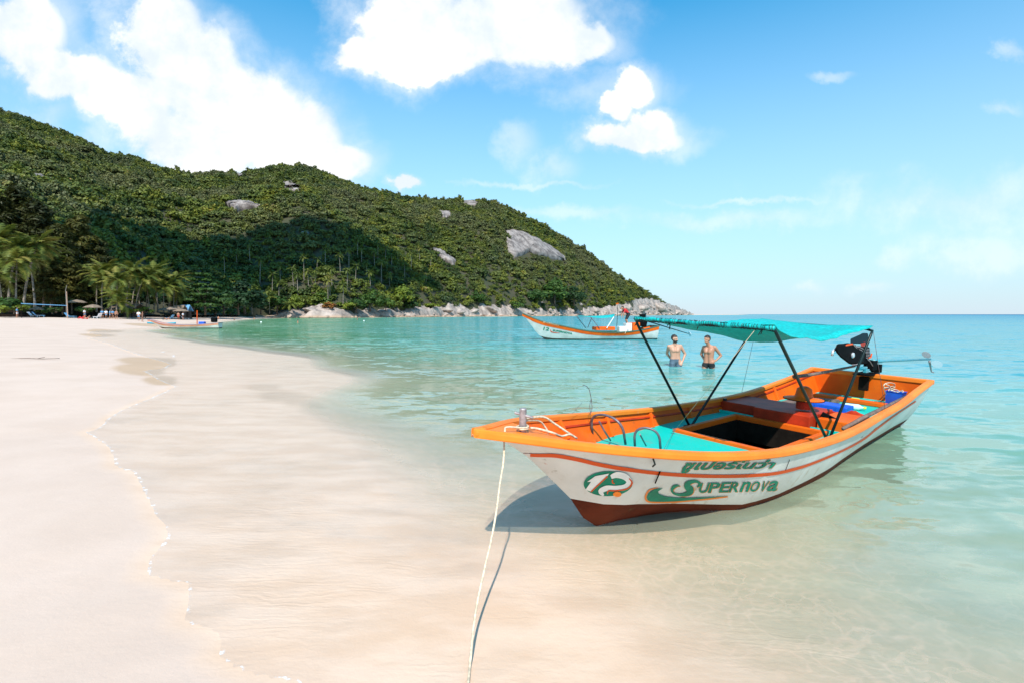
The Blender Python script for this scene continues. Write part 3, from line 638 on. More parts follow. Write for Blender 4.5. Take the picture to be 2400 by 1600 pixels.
def palm_trunk(h, lean, r0=0.17, mt=None):
    b = MB(); pts = []; rs_ = []
    for i in range(9):
        u = i / 8; pts.append((lean[0] * u ** 1.6, lean[1] * u ** 1.6, h * u)); rs_.append(r0 * (1.5 - 0.5 * min(1, u * 6)) * (1 - 0.42 * u))
    b.tube(pts, rs_, 8); me = b.mesh('trunk', True); me.materials.append(mt or M_trunk); return me
_pt = [palm_trunk(10, (1.6, 0.5)), palm_trunk(10, (-1.2, 0.6)), palm_trunk(10, (0.5, 0.2)), palm_trunk(10, (3.2, -0.6)), palm_trunk(10, (-0.3, 0.2), 0.13)]
PTL = [(1.6, .5), (-1.2, .6), (.5, .2), (3.2, -.6), (-.3, .2)]
prng = random.Random(9)
def palm(px, base_py, top_py, D, label, lean=2, nf=20, group='palms at the back of the beach', wind=0.0, fs=1.0):
    """a coconut palm: trunk plus single fronds"""
    z0 = CAMH + (737 - base_py) / F * D; h = (base_py - top_py) / F * D; s = h / 10.0
    root = thing('palm_tree', label, 'palm', ((px - 1200) / F * D, D, z0), 0, group)
    tr = bpy.data.objects.new('trunk', _pt[lean]); link(tr, root); tr.scale = (s, s, s)
    top = Vector((PTL[lean][0] * s, PTL[lean][1] * s, h * 0.985))
    for k in range(nf):
        o = bpy.data.objects.new('frond', fronds[(k * 3 + prng.randrange(2)) % 8]); link(o, root); o.location = top
        az = k * 2.39996 + prng.uniform(-.2, .2); el = 0.95 - 1.5 * (k / nf) + prng.uniform(-.12, .12)
        if wind: az = az + wind * math.sin(az) * -0.45
        sc = fs * 0.86 * prng.uniform(.85, 1.1); o.rotation_euler = (prng.uniform(-.25, .25), -el, az); o.scale = (sc, sc, sc)
    return root
palmrows = [
    (22, 722, 578, 92, 0, 22, 'tall leaning coconut palm at the left edge of the picture', 1.25), (-30, 722, 560, 92, 0, 20, 'palm whose fronds reach in from the left edge', 1.3),
    (58, 726, 572, 96, 3, 22, 'second leaning palm from the left with lit drooping fronds', 1.2), (105, 728, 604, 104, 2, 20, 'shorter palm behind the volleyball net, left part', 1.1),
    (8, 728, 640, 88, 1, 16, 'low palm under the tall leaning palm at the left edge', 1.0),
    (228, 732, 640, 108, 2, 22, 'leftmost palm of the bright clump in the middle of the beach', 1.15), (262, 733, 628, 112, 1, 22, 'second palm of the bright clump', 1.15), (296, 733, 634, 110, 0, 24, 'palm in the heart of the bright clump over the people', 1.2),
    (275, 733, 655, 104, 2, 20, 'lower palm in front of the bright clump', 1.05), (318, 734, 652, 112, 3, 20, 'leaning palm right of the heart of the clump', 1.1),
    (345, 734, 640, 122, 2, 22, 'palm left of the tallest right-hand clump palm', 1.15), (372, 734, 636, 126, 1, 24, 'tallest palm of the right-hand clump', 1.25), (396, 735, 655, 124, 0, 22, 'rightmost palm of the clump with wind-blown fronds', 1.15),
    (384, 735, 672, 120, 2, 20, 'low palm near the thatched parasols', 1.0), (352, 735, 668, 118, 1, 20, 'low drooping palm between the two clumps', 1.05), (283, 734, 708, 100, 4, 14, 'small young palm with yellow fronds beside the people', 0.8),
    (245, 733, 672, 118, 4, 18, 'half hidden palm low in the bright clump', 1.0), (415, 735, 690, 128, 2, 16, 'short palm between the clump and the spreading tree', 0.9),
    (592, 737, 697, 205, 4, 18, 'left one of the two lone palms by the rocks', 1.0), (633, 736, 694, 215, 4, 18, 'right one of the two lone palms by the rocks', 1.05), (680, 733, 712, 220, 2, 16, 'short bushy palm right of the two lone palms', 0.95)]
palmrows += [(240, 733, 650, 106, 2, 20, 'palm squeezed between the first two of the bright clump', 1.1), (310, 734, 645, 116, 0, 20, 'palm just right of the heart of the bright clump', 1.1), (330, 734, 655, 118, 1, 20, 'palm in the gap between the two clumps', 1.1),
    (362, 735, 652, 122, 0, 20, 'palm left of the rightmost ones', 1.1), (408, 735, 672, 124, 2, 18, 'small palm at the right end of the clump', 1.0), (262, 734, 690, 102, 3, 16, 'low palm just above the people in blue', .9),
    (85, 728, 590, 100, 1, 20, 'palm in the middle of the left group', 1.2), (40, 726, 610, 90, 2, 20, 'palm low between the two leaning ones', 1.1), (120, 730, 635, 108, 3, 18, 'palm leaning out over the volleyball net', 1.0)]
for px, b_, t_, D_, ln, nf_, lab, fs in palmrows: palm(px, b_, t_, D_, lab, ln, nf_, wind=0.8, fs=fs)
# far palms on the slope: trunk and crown
def palm_crown(seed):
    r = random.Random(seed); V = []; Fc = []
    for k in range(16):
        fm_ = fronds[k % 8]; R_ = Euler((r.uniform(-.2, .2), -(0.9 - 1.5 * k / 16), k * 2.4)).to_matrix(); b = len(V)
        V += [R_ @ v.co for v in fm_.vertices]; Fc += [tuple(b + i for i in p.vertices) for p in fm_.polygons]
    me = bpy.data.meshes.new('crown'); me.from_pydata(V, [], Fc); me.update(); me.materials.append(M_palm); return me
pcs = [palm_crown(s) for s in range(4)]
slope_palms = [(660, 655), (690, 668), (715, 650), (745, 640), (765, 622), (780, 660), (800, 635), (820, 628), (835, 655), (850, 615), (862, 640), (880, 622), (895, 650), (905, 605), (920, 630), (935, 612), (950, 645), (965, 625),
               (640, 680), (725, 680), (742, 668), (775, 690), (815, 680), (805, 705), (700, 690), (1000, 650), (985, 605), (1010, 628), (655, 700), (870, 676), (915, 670), (770, 700), (840, 598), (888, 596), (590, 610), (560, 620), (530, 640), (612, 655)]
_u = 'first second third fourth fifth sixth seventh eighth ninth tenth eleventh twelfth thirteenth fourteenth fifteenth sixteenth seventeenth eighteenth nineteenth'.split()
ORD = _u + ['twentieth'] + ['twenty-' + w_ for w_ in _u[:9]] + ['thirtieth'] + ['thirty-' + w_ for w_ in _u[:9]]
for k, (px, py) in enumerate(slope_palms):
    t, p = hill_at(px, py + 14); h = 9.5 + (k * 37 % 5) * 0.8
    if p.z < 1: p.z = 1
    rank = sorted(slope_palms).index((px, py))
    o = thing('palm_tree', ORD[rank] + ' thin pale palm from the left among those on the lower slope', 'palm', p, k * 1.3, 'thin palms scattered over the lower slope')
    tr = bpy.data.objects.new('trunk', _pt[4]); link(tr, o); tr.scale = (h / 10 * 1.3, h / 10 * 1.3, h / 10)
    cr = bpy.data.objects.new('crown', pcs[k % 4]); link(cr, o); cr.location = (-.35, .2, h * .98); cr.scale = (.72, .72, .8)

# broadleaf / casuarina / spreading trees, each a thing with trunk and crown
cas = [crown_mesh('crown', 200 + s, [(math.sin(k * 2.4 + s) * 2.6 * (1 - k / 22), math.cos(k * 2.4 + s) * 2.4 * (1 - k / 22), 4 + k * 0.92, 2.3 * (1.15 - k / 24), 2.3 * (1.15 - k / 24), 1.5) for k in range(20)], 9000, 0.62, M_olive, thin=0.34, droop=0.5) for s in range(3)]
spread = crown_mesh('crown', 300, [(math.cos(k * 2.4) * (1.0 + (k % 3) * 2.0) * (1.15 - k / 26), math.sin(k * 2.4) * (1.0 + (k % 3) * 1.8) * (1.15 - k / 26), 2.6 + (k // 3) * 1.45, 3.1 * (1.1 - k / 30), 2.6 * (1.1 - k / 30), 0.5) for k in range(21)], 5200, 0.5, M_leaf)
broad = [crown_mesh('crown', 320 + s, rlobes(60 + s, 11, 4.0, 5.0, 1.6), 2400, 0.55, (M_leaf, M_dleaf, M_leaf, M_lime, M_dleaf)[s]) for s in range(5)]
bush = [crown_mesh('crown', 340 + s, rlobes(80 + s, 7, 1.6, 1.5, 0.1), 900, 0.30, (M_leaf, M_lime, M_leaf, M_rust)[s]) for s in range(4)]
tb = MB(); tb.tube([(0, 0, -0.3), (.1, 0, 2), (0, .1, 5), (.2, 0, 9)], [.30, .24, .18, .08], 8)
for k in range(5):
    a = k * 1.26; tb.tube([(0, 0, 2 + k * .5), (math.cos(a) * 1.5, math.sin(a) * 1.5, 3.6 + k * .6), (math.cos(a) * 2.6, math.sin(a) * 2.6, 4.6 + k * .6)], [.12, .08, .03], 5)
tree_trunk = tb.mesh('trunk', True); tree_trunk.materials.append(M_dtrunk)
def tree(name, crown, px, base_py, top_py, D, label, cat, height, group, wid=1.0, rz=None):
    z0 = CAMH + (737 - base_py) / F * D; h = (base_py - top_py) / F * D; s = h / height
    o = thing(name, label, cat, ((px - 1200) / F * D, D, z0), prng.uniform(0, 6.28) if rz is None else rz, group)
    t = bpy.data.objects.new('trunk', tree_trunk); link(t, o); t.scale = (s, s, s * height / 12)
    c = bpy.data.objects.new('crown', crown); link(c, o); c.scale = (s * wid, s * wid, s); return o
for k, (px, top, D_, lab) in enumerate([(10, 455, 112, 'feathery olive tree at the far left behind the palms'), (60, 430, 118, 'tallest feathery olive tree above the left palms'), (105, 470, 114, 'feathery olive tree right of the tallest one'), (150, 520, 112, 'feathery tree above the volleyball pole'),
                                        (195, 500, 122, 'yellow-green feathery tree right of the volleyball pole'), (240, 560, 124, 'feathery tree behind the leftmost palms of the clump'), (-50, 470, 112, 'feathery tree cut by the left edge of the picture'), (125, 590, 104, 'dark feathery tree low behind the volleyball net'),
                                        (170, 600, 106, 'dark feathery tree directly behind the volleyball pole'), (35, 590, 104, 'dark feathery tree between the two leaning palms')]):
    tree('casuarina_tree', cas[k % 3], px, 733, top, D_, lab, 'tree', 23.5, 'feathery trees behind the left palms', wid=1.9)
tree('spreading_tree', spread, 482, 737, 632, 150, 'dark green tree with layered spreading branches at the end of the beach', 'tree', 13.0, None, wid=1.15, rz=0.6)
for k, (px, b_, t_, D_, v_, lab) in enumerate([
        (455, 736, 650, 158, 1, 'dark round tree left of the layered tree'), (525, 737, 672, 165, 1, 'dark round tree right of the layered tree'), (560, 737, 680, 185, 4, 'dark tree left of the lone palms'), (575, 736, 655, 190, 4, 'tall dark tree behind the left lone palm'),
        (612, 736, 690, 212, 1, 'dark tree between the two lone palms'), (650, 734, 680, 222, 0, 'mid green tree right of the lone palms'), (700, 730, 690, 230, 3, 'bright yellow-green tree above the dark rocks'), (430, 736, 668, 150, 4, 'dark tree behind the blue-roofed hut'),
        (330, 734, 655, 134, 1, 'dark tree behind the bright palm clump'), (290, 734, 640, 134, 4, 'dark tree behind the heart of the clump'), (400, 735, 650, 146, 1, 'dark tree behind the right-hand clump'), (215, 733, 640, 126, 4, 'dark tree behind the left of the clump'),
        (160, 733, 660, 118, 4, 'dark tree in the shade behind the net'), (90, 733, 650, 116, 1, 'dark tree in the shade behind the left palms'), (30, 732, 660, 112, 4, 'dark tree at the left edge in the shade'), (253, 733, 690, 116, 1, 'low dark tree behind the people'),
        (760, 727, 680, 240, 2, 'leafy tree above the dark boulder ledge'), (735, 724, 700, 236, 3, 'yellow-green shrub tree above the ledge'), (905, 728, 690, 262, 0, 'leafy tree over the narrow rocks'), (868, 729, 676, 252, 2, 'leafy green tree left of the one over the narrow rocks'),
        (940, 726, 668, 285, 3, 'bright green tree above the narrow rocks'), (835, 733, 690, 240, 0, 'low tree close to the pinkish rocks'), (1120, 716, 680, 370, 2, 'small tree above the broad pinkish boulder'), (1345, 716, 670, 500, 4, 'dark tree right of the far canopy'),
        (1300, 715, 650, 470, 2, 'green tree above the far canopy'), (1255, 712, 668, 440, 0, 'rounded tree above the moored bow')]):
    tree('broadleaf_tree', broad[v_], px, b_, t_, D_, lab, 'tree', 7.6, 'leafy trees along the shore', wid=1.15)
for k, (px, b_, t_, D_, v_, lab) in enumerate([
        (8, 731, 690, 86, 0, 'bright leafy shrub at the left edge'), (28, 732, 700, 86, 1, 'yellow-green shrub left of the volleyball net'), (48, 733, 708, 88, 0, 'leafy shrub under the leaning palms'), (132, 734, 718, 94, 0, 'small bush behind the net'),
        (105, 734, 716, 95, 2, 'bush left of the volleyball pole'), (205, 733, 712, 100, 2, 'bush beside the thatched shelter'), (300, 735, 715, 106, 1, 'yellow bush beside the young palm'), (340, 735, 716, 112, 2, 'bush under the palm clump'),
        (505, 738, 718, 160, 0, 'pale bush right of the layered tree'), (540, 738, 722, 172, 2, 'low bush at the end of the sand'), (775, 723, 706, 232, 3, 'rust-coloured bush on the lower slope'), (815, 722, 700, 236, 1, 'lime bush on the lower slope'),
        (960, 722, 700, 290, 2, 'bush above the rocks in mid picture'), (1010, 722, 704, 310, 1, 'lime bush above the largest boulder'), (1210, 722, 704, 400, 2, 'bush above the cream boulder pile'), (800, 655, 636, 270, 3, 'rust-coloured tree among the thin palms')]):
    tree('shrub', bush[v_], px, b_, t_, D_, lab, 'shrub', 1.9, 'bushes along the shore', wid=1.3)

# ------------------------------------------------------------------ the near longtail boat
class Pose:
    def __init__(s, tip, yaw, heel=0.0):
        s.M = Matrix.Translation(Vector(tip)) @ Euler((heel, 0, yaw)).to_matrix().to_4x4(); s.I = s.M.inverted(); s.tip = tip; s.yaw = yaw; s.heel = heel
    def loc(s, px, py, ax, val):
        o = s.I @ CO; d = s.I.to_3x3() @ ray(px, py); return o + d * ((val - o[ax]) / d[ax])
    def root(s, name, label, cat, group=None):
        o = thing(name, label, cat, s.tip, 0, group); o.rotation_euler = (s.heel, 0, s.yaw); return o
    def world(s, p): return s.M @ Vector(p)
def smooth_interp(x, xs, ys):
    x = min(max(x, xs[0]), xs[-1]); i = max(0, min(len(xs) - 2, int(np.searchsorted(xs, x) - 1)))
    def sl(k):
        if k <= 0: return (ys[1] - ys[0]) / (xs[1] - xs[0])
        if k >= len(xs) - 1: return (ys[-1] - ys[-2]) / (xs[-1] - xs[-2])
        return (ys[k + 1] - ys[k - 1]) / (xs[k + 1] - xs[k - 1])
    h = xs[i + 1] - xs[i]; t = (x - xs[i]) / h
    return (2 * t**3 - 3 * t**2 + 1) * ys[i] + (t**3 - 2 * t**2 + t) * h * sl(i) + (-2 * t**3 + 3 * t**2) * ys[i + 1] + (t**3 - t**2) * h * sl(i + 1)
class Hull:
    """cross sections x -> half beam b, sheer height z, keel height k, exponent p, paint line q"""
    def __init__(s, L, B, Zs, K, W, Q):
        s.L = L; s.B, s.Zs, s.K, s.W, s.Q = B, Zs, K, W, Q
    def f(s, t, x): return smooth_interp(x, t[0], t[1])
    def b(s, x): return s.f(s.B, x)
    def z(s, x): return s.f(s.Zs, x)
    def k(s, x): return float(np.interp(x, *s.K))
    def p(s, x):
        k, z = s.k(x), s.z(x)
        if k > -0.03: return 0.85
        q = min(0.9, max(0.22, math.log(max(s.f(s.W, x), 0.03) / s.b(x)) / math.log(-k / (z - k)))); t = min(1.0, (-k - .03) / .07)
        return 0.85 + (q - 0.85) * t
    def lat(s, x, z):
        k, zz = s.k(x), s.z(x); u = min(1, max(0, (z - k) / (zz - k))); return s.b(x) * u ** s.p(x)
    def sect(s, x, z0, z1, n, off=0.0):
        return [(x, s.lat(x, z0 + (z1 - z0) * i / n) + off, z0 + (z1 - z0) * i / n) for i in range(n + 1)]
def hull_parts(H, root, m_hull, m_bottom, m_in, m_rail, nst=44, rail=(0.062, 0.034), inner=0.28, plank=True):
    xs = [H.L * (i / nst) ** 1.15 for i in range(nst + 1)]
    both = {}
    for nm, mt in (('hull', m_hull), ('hull_bottom', m_bottom)):
        b = MB()
        for sd in (1, -1):
            G = []
            for x in xs:
                zs, k, q = H.z(x), H.k(x), max(H.k(x), H.f(H.Q, x))
                z0, z1 = (zs, q) if nm == 'hull' else (q, k)
                if z0 - z1 < 1e-4: z1 = z0 - 1e-4
                G.append([Vector((a, y * sd, z)) for a, y, z in H.sect(x, z0, z1, 9)])
            b.grid(G, sd < 0)
        if nm == 'hull':      # transom
            x = H.L; q = max(H.k(x), H.f(H.Q, x)); S_ = H.sect(x, H.z(x), q, 9)
            G = [[Vector((x, y * w_, z)) for w_ in (-1, -.5, 0, .5, 1)] for _, y, z in S_]; b.grid(G)
        both[nm] = b.obj(nm, mt, root, smooth=(nm != 'x'), recalc=True)
    b = MB()                                        # inner planking
    for sd in (1, -1):
        G = []
        for x in xs[3:]:
            zs = H.z(x) - 0.015; z1 = max(min(inner, zs - 0.1), H.k(x) + 0.06); off = -0.03
            G.append([Vector((a, max(y, 0.004) * sd, z)) for a, y, z in H.sect(x, zs, z1, 5, off)])
        b.grid(G, sd > 0)
    x = H.L - 0.035; S_ = H.sect(x, H.z(x) - .01, inner, 4, -.03); b.grid([[Vector((x, y * w_, z)) for w_ in (-1, 0, 1)] for _, y, z in S_])
    b.obj('inner_planking', m_in, root, smooth=True)
    w_, h_ = rail; out = 0.016
    prof = [(out, 0.0), (out - .004, .012), (-.01, .02), (-w_ + .012, .02), (-w_, .010), (-w_, -h_ * .6), (-.02, -h_ * .75), (out - .006, -h_), (out, -h_ + .008)]
    for sd in (1, -1):
        b = MB(); G = []
        for x in xs:
            bb = max(H.b(x), 0.008); wid = min(1.0, bb / 0.10); ow = min(1.0, (x + .04) / .25)
            G.append([Vector((x, sd * max(bb + (dy * ow if dy > 0 else dy * wid), 0.0), H.z(x) + dz)) for dy, dz in prof + prof[:1]])
        b.grid(G, sd > 0); n = len(prof)
        b.f.append(tuple(range(n))[::-1]); b.f.append(tuple(nst * (n + 1) + i for i in range(n)))
        b.obj('rub_rail', m_rail, root, smooth=False, bevel=0.0)
    x = H.L; bb = H.b(x); zz = H.z(x)
    MB().box((x + .0, 0, zz - .012), (0.10, 2 * bb + .02, 0.06)).obj('transom_rail', m_rail, root, bevel=0.01)
    return both, xs

A = Pose((-0.251, 2.995, 0.0), 0.689, 0.039)
LB = 7.024
stem = [A.loc(px, py, 1, 0.0) for px, py in ((1130, 1022), (1178, 1030), (1233, 1066), (1290, 1120), (1338, 1168), (1382, 1235))]
kx = [0.0] + [p.x for p in stem] + [1.35, 1.8, 2.6, 4.0, 6.0, 7.03]; kz = [0.845] + [p.z for p in stem] + [-0.035, -0.07, -0.13, -0.20, -0.20, -0.16]
o_ = np.argsort(kx); kx = [kx[i] for i in o_]; kz = [kz[i] for i in o_]
S10 = [LB * i / 10 for i in range(11)]
HA = Hull(LB, (S10, [0.012, .445, .688, .80, .826, .825, .798, .770, .774, .757, .755]), (S10, [0.868, 0.755, 0.647, 0.568, 0.515, 0.486, 0.48, 0.497, 0.539, 0.609, 0.684]),
          (kx, kz), (S10, [.03, .10, .20, .46, .60, .62, .57, .52, .48, .45, .43]), ([0, 1.0, 1.5, 2.1, 2.9, 4.0, 7.03], [.27, .25, .17, .09, .10, .14, .13]))
boat = A.root('longtail_boat', 'near white and orange longtail boat with turquoise canopy, its bow towards the beach', 'boat', 'longtail boats in the bay')
parts, xsA = hull_parts(HA, boat, M_hull, M_brown, M_orange, M_rail)
# hull surface for things painted on it
bv = []; bf = []
for nm in ('hull', 'hull_bottom'):
    me = parts[nm].data; o0 = len(bv); bv += [v.co.copy() for v in me.vertices]; bf += [tuple(o0 + i for i in p.vertices) for p in me.polygons]
BVA = BVHTree.FromPolygons(bv, bf)
def on_hull(px, py, off=0.004, P_=None, bvh=None):
    P_ = P_ or A; bvh = bvh or BVA
    o = P_.I @ CO; d = (P_.I.to_3x3() @ ray(px, py)).normalized(); h = bvh.ray_cast(o, d)
    if h[0] is None:
        near = bvh.find_nearest(o + d * 4.0); return near[0] + Vector((0, -off, 0))
    n = h[1]
    if n.dot(d) > 0: n = -n
    return h[0] + n * off
def decal_poly(name, polys, m, root, off=0.004, P_=None, bvh=None, fine=False):
    b = MB()
    for poly in polys:
        bm = bmesh.new(); vs = [bm.verts.new((x, y, 0)) for x, y in poly]
        try: fc_ = bm.faces.new(vs); bmesh.ops.triangulate(bm, faces=[fc_]); [bmesh.ops.subdivide_edges(bm, edges=[e for e in bm.edges if e.calc_length() > 12], cuts=1) or bmesh.ops.triangulate(bm, faces=bm.faces) for _ in range(4 if fine else 0)]
        except Exception: bm.free(); continue
        bm.verts.index_update(); b.add([on_hull(v.co.x, v.co.y, off, P_, bvh) for v in bm.verts], [tuple(v.index for v in f_.verts) for f_ in bm.faces]); bm.free()
    return b.obj(name, m, root, recalc=False)
def stroke(pts, ws):
    """outline of a brush stroke of varying width, in image units"""
    n = len(pts); P2 = []; W2 = []
    for i in range(n - 1):          # catmull-rom
        p0, p1, p2, p3 = [Vector(pts[max(0, min(n - 1, i + k))]) for k in (-1, 0, 1, 2)]
        for t in (0, .25, .5, .75):
            P2.append(.5 * (2 * p1 + (p2 - p0) * t + (2 * p0 - 5 * p1 + 4 * p2 - p3) * t * t + (3 * p1 - p0 - 3 * p2 + p3) * t ** 3)); W2.append(ws[i] + (ws[i + 1] - ws[i]) * t)
    P2.append(Vector(pts[-1])); W2.append(ws[-1]); Lf, Rt = [], []
    for i, p in enumerate(P2):
        t = (P2[min(i + 1, len(P2) - 1)] - P2[max(i - 1, 0)]).normalized(); nn = Vector((-t.y, t.x)) * W2[i] / 2; Lf.append(p + nn); Rt.append(p - nn)
    return [[tuple(Lf[i]), tuple(Lf[i + 1]), tuple(Rt[i + 1]), tuple(Rt[i])] for i in range(len(P2) - 1)]
def text_polys(body, quad, shear=0.0, bold=0.0):
    cu = bpy.data.curves.new('txt', 'FONT'); cu.body = body; cu.offset = bold; cu.resolution_u = 3; o = bpy.data.objects.new('txt', cu); COL.objects.link(o)
    dg = bpy.context.evaluated_depsgraph_get(); dg.update(); me = bpy.data.meshes.new_from_object(o.evaluated_get(dg))
    V = [(v.co.x + shear * v.co.y, v.co.y) for v in me.vertices]; Fs = [tuple(p.vertices) for p in me.polygons]
    bpy.data.objects.remove(o); bpy.data.curves.remove(cu); bpy.data.meshes.remove(me)
    if not V: return [], []
    x0, x1 = min(v[0] for v in V), max(v[0] for v in V); y0, y1 = min(v[1] for v in V), max(v[1] for v in V); tl, tr, br, bl = [Vector(q) for q in quad]; out = []
    for x, y in V:
        u, w_ = (x - x0) / (x1 - x0), (y - y0) / (y1 - y0); out.append(bl.lerp(br, u).lerp(tl.lerp(tr, u), w_))
    return out, Fs
def decal_text(name, body, quad, m, root, off, shift=(0, 0), P_=None, bvh=None, **kw):
    V, Fs = text_polys(body, quad, **kw)
    if not V: return
    return MB().add([on_hull(v.x + shift[0], v.y + shift[1], off, P_, bvh) for v in V], Fs).obj(name, m, root, recalc=False)
# stripe along the side
sp = [(1226, 1064), (1265, 1065), (1304, 1066), (1355, 1075), (1406, 1087), (1470, 1098), (1542, 1107), (1610, 1112), (1678, 1114), (1750, 1113), (1814, 1108), (1860, 1098), (1899, 1086), (1960, 1061), (2017, 1032), (2055, 1003), (2091, 976), (2128, 951), (2146, 939)]
sw = [7, 8, 9, 9, 9, 9, 8.5, 8.5, 8, 8, 7.5, 7, 6, 5, 4.5, 4, 3.5, 3, 3]
decal_poly('stripe', stroke(sp, sw), M_stripe, boat, 0.004)
r3 = lambda x, y: (1100 + x / 2.94, 940 + y / 2.94)
r6 = lambda x, y: (1560 + x / 7.84, 1050 + y / 7.84)
ell = [r3(956 + 168 * math.cos(a) - 6 * math.sin(a), 562 + 86 * math.sin(a)) for a in [k * math.pi / 24 for k in range(48)]]
badge = decal_poly('number_badge', [ell], M_green, boat, 0.004, fine=True); badge['label'] = 'green oval badge with a white number'
one = [r3(*p) for p in ((812, 545), (868, 505), (962, 488), (950, 505), (836, 612), (800, 600), (852, 556), (838, 545))]
two = stroke([r3(*p) for p in ((975, 512), (1015, 498), (1070, 510), (1100, 545), (1075, 580), (1010, 590), (945, 590), (905, 612), (925, 640))], [9, 14, 15, 13, 13, 12, 13, 12, 4])
decal_poly('number_outline', stroke([r3(*p) for p in ((838, 612), (870, 580), (950, 505))], [3, 3, 3]) + stroke([r3(*p) for p in ((985, 528), (985, 548), (1000, 555))], [3, 3, 2]) + stroke([r3(*p) for p in ((1100, 520), (1118, 552), (1085, 590), (1010, 604), (960, 604), (950, 628))], [2, 4, 3, 3, 3, 2]), M_stripe, badge, 0.011)
decal_poly('numeral', [one] + two, M_white, badge, 0.008, fine=True)
decal_poly('badge_dot', [[r3(1018 + 28 * math.cos(a), 630 + 18 * math.sin(a)) for a in [k * math.pi / 8 for k in range(16)]]], M_rail, badge, 0.010, fine=True)
swo = [r3(*p) for p in ((1332, 590), (1270, 598), (1232, 625), (1220, 652), (1226, 672), (1245, 683), (1330, 684), (1420, 681), (1530, 672), (1650, 660), (1790, 643), (1640, 653), (1500, 658), (1420, 656), (1350, 648), (1305, 632), (1298, 612))]
decal_poly('swoosh_outline', stroke([r3(*p) for p in ((1300, 588), (1240, 605), (1214, 645), (1220, 678), (1260, 690), (1340, 691), (1440, 687), (1560, 676), (1650, 668), (1780, 652))], [1, 3, 4, 4, 3.5, 3, 3, 3, 3.5, 3]), M_rail, boat, 0.0045)
decal_poly('swoosh', [swo], M_green, boat, 0.007, fine=True)
Sp = [(255, 685), (215, 668), (150, 690), (112, 750), (150, 810), (260, 838), (370, 825), (440, 790), (445, 735), (395, 690), (400, 635), (470, 600), (560, 592), (615, 625), (615, 665), (570, 695)]
Sw = [1, 5, 8, 6, 5, 6, 10, 14, 17, 15, 13, 8, 6, 6, 6, 2]
dec_ = [(x + 14, y + 8) for x, y in Sp]
decal_poly('letter_shadow', stroke([r6(*p) for p in dec_], Sw), M_rail, boat, 0.0045)
decal_poly('letter', stroke([r6(*p) for p in Sp], Sw), M_green, boat, 0.006)
q = [r6(645, 622), r6(2110, 578), r6(2020, 772), r6(590, 806)]
for ch, u0, u1 in (('U', 0, .115), ('P', .125, .255), ('E', .265, .385), ('R', .39, .51), ('n', .53, .64), ('O', .65, .76), ('V', .78, .86), ('a', .87, 1.0)):
    tl, tr, br, bl = [Vector(p) for p in q]; qq = (tl.lerp(tr, u0), tl.lerp(tr, u1), bl.lerp(br, u1), bl.lerp(br, u0))
    decal_text('letter_shadow', ch, qq, M_rail, boat, 0.0045, (1.3, 1.0), bold=0.02); decal_text('letter', ch, qq, M_green, boat, 0.006, bold=0.02)
qt = [r6(345, 190), r6(2030, 195), r6(1990, 400), r6(270, 440)]
decal_text('thai_lettering_shadow', 'ซูเปอร์โนว่า', qt, M_rail, boat, 0.0045, (1.2, 0.8), shear=0.35, bold=0.034)
decal_text('thai_lettering', 'ซูเปอร์โนว่า', qt, M_green, boat, 0.006, shear=0.35, bold=0.034)
# bow deck, foredeck and teal decks
def deckplate(name, x0, x1, y0f, y1f, zf, m, n=8, th=0.02, root=boat, H=HA, inset=0.032):
    b = MB(); Gt = []
    for i in range(n + 1):
        x = x0 + (x1 - x0) * i / n; z = zf(x); L_ = H.lat(x, z) - inset
        a = y0f(x, L_); c_ = y1f(x, L_); Gt.append([Vector((x, a + (c_ - a) * j / 4, z)) for j in range(5)])
    Gb = [[p - Vector((0, 0, th)) for p in r_] for r_ in Gt]
    b.grid(Gt); b.grid(Gb, True)
    b.grid([Gt[0], Gb[0]]); b.grid([Gt[-1], Gb[-1]]); b.grid([[r_[0] for r_ in Gt], [r_[0] for r_ in Gb]]); b.grid([[r_[-1] for r_ in Gt], [r_[-1] for r_ in Gb]])
    return b.obj(name, m, root)
zb_ = lambda x: HA.z(x) + 0.004
deckplate('bow_deck', 0.06, 0.56, lambda x, L: -HA.b(x) + .02, lambda x, L: HA.b(x) - .02, zb_, M_rail)
deckplate('fore_board', 0.52, 1.55, lambda x, L: -L, lambda x, L: L, lambda x: float(np.interp(x, [.5, 1.55], [0.62, 0.44])), M_orange)
zd = lambda x: float(np.interp(x, [1.55, 2.5, 9], [0.40, 0.336, 0.336]))
deckplate('fore_deck', 1.56, 2.86, lambda x, L: -L, lambda x, L: L, zd, M_teal)
deckplate('side_deck', 2.86, 4.15, lambda x, L: -L, lambda x, L: -0.50, zd, M_teal); deckplate('side_deck', 2.86, 4.15, lambda x, L: 0.50, lambda x, L: L, zd, M_teal)
deckplate('aft_deck', 4.15, 6.98, lambda x, L: -L, lambda x, L: L, zd, M_teal, n=12)
b = MB(); b.box((2.89, 0, .338), (.06, 1.0, .06)); b.box((4.12, 0, .338), (.06, 1.0, .06)); b.box((3.505, .475, .338), (1.17, .05, .06)); b.box((3.505, -.475, .338), (1.17, .05, .06)); b.obj('hatch_coaming', M_orange, boat, bevel=.006)
b = MB(); b.box((2.93, 0, .20), (.02, .90, .22)); b.box((4.08, 0, .20), (.02, .90, .22)); b.box((3.505, .44, .20), (1.13, .02, .22)); b.box((3.505, -.44, .20), (1.13, .02, .22)); b.obj('hatch_lining', M_dark, boat)  # near-black colour stands for the shade inside the hatch
deckplate('bilge', 2.0, 5.0, lambda x, L: -L * .9, lambda x, L: L * .9, lambda x: 0.0, M_dark)  # floor under the hatch, its shade put into the dark colour
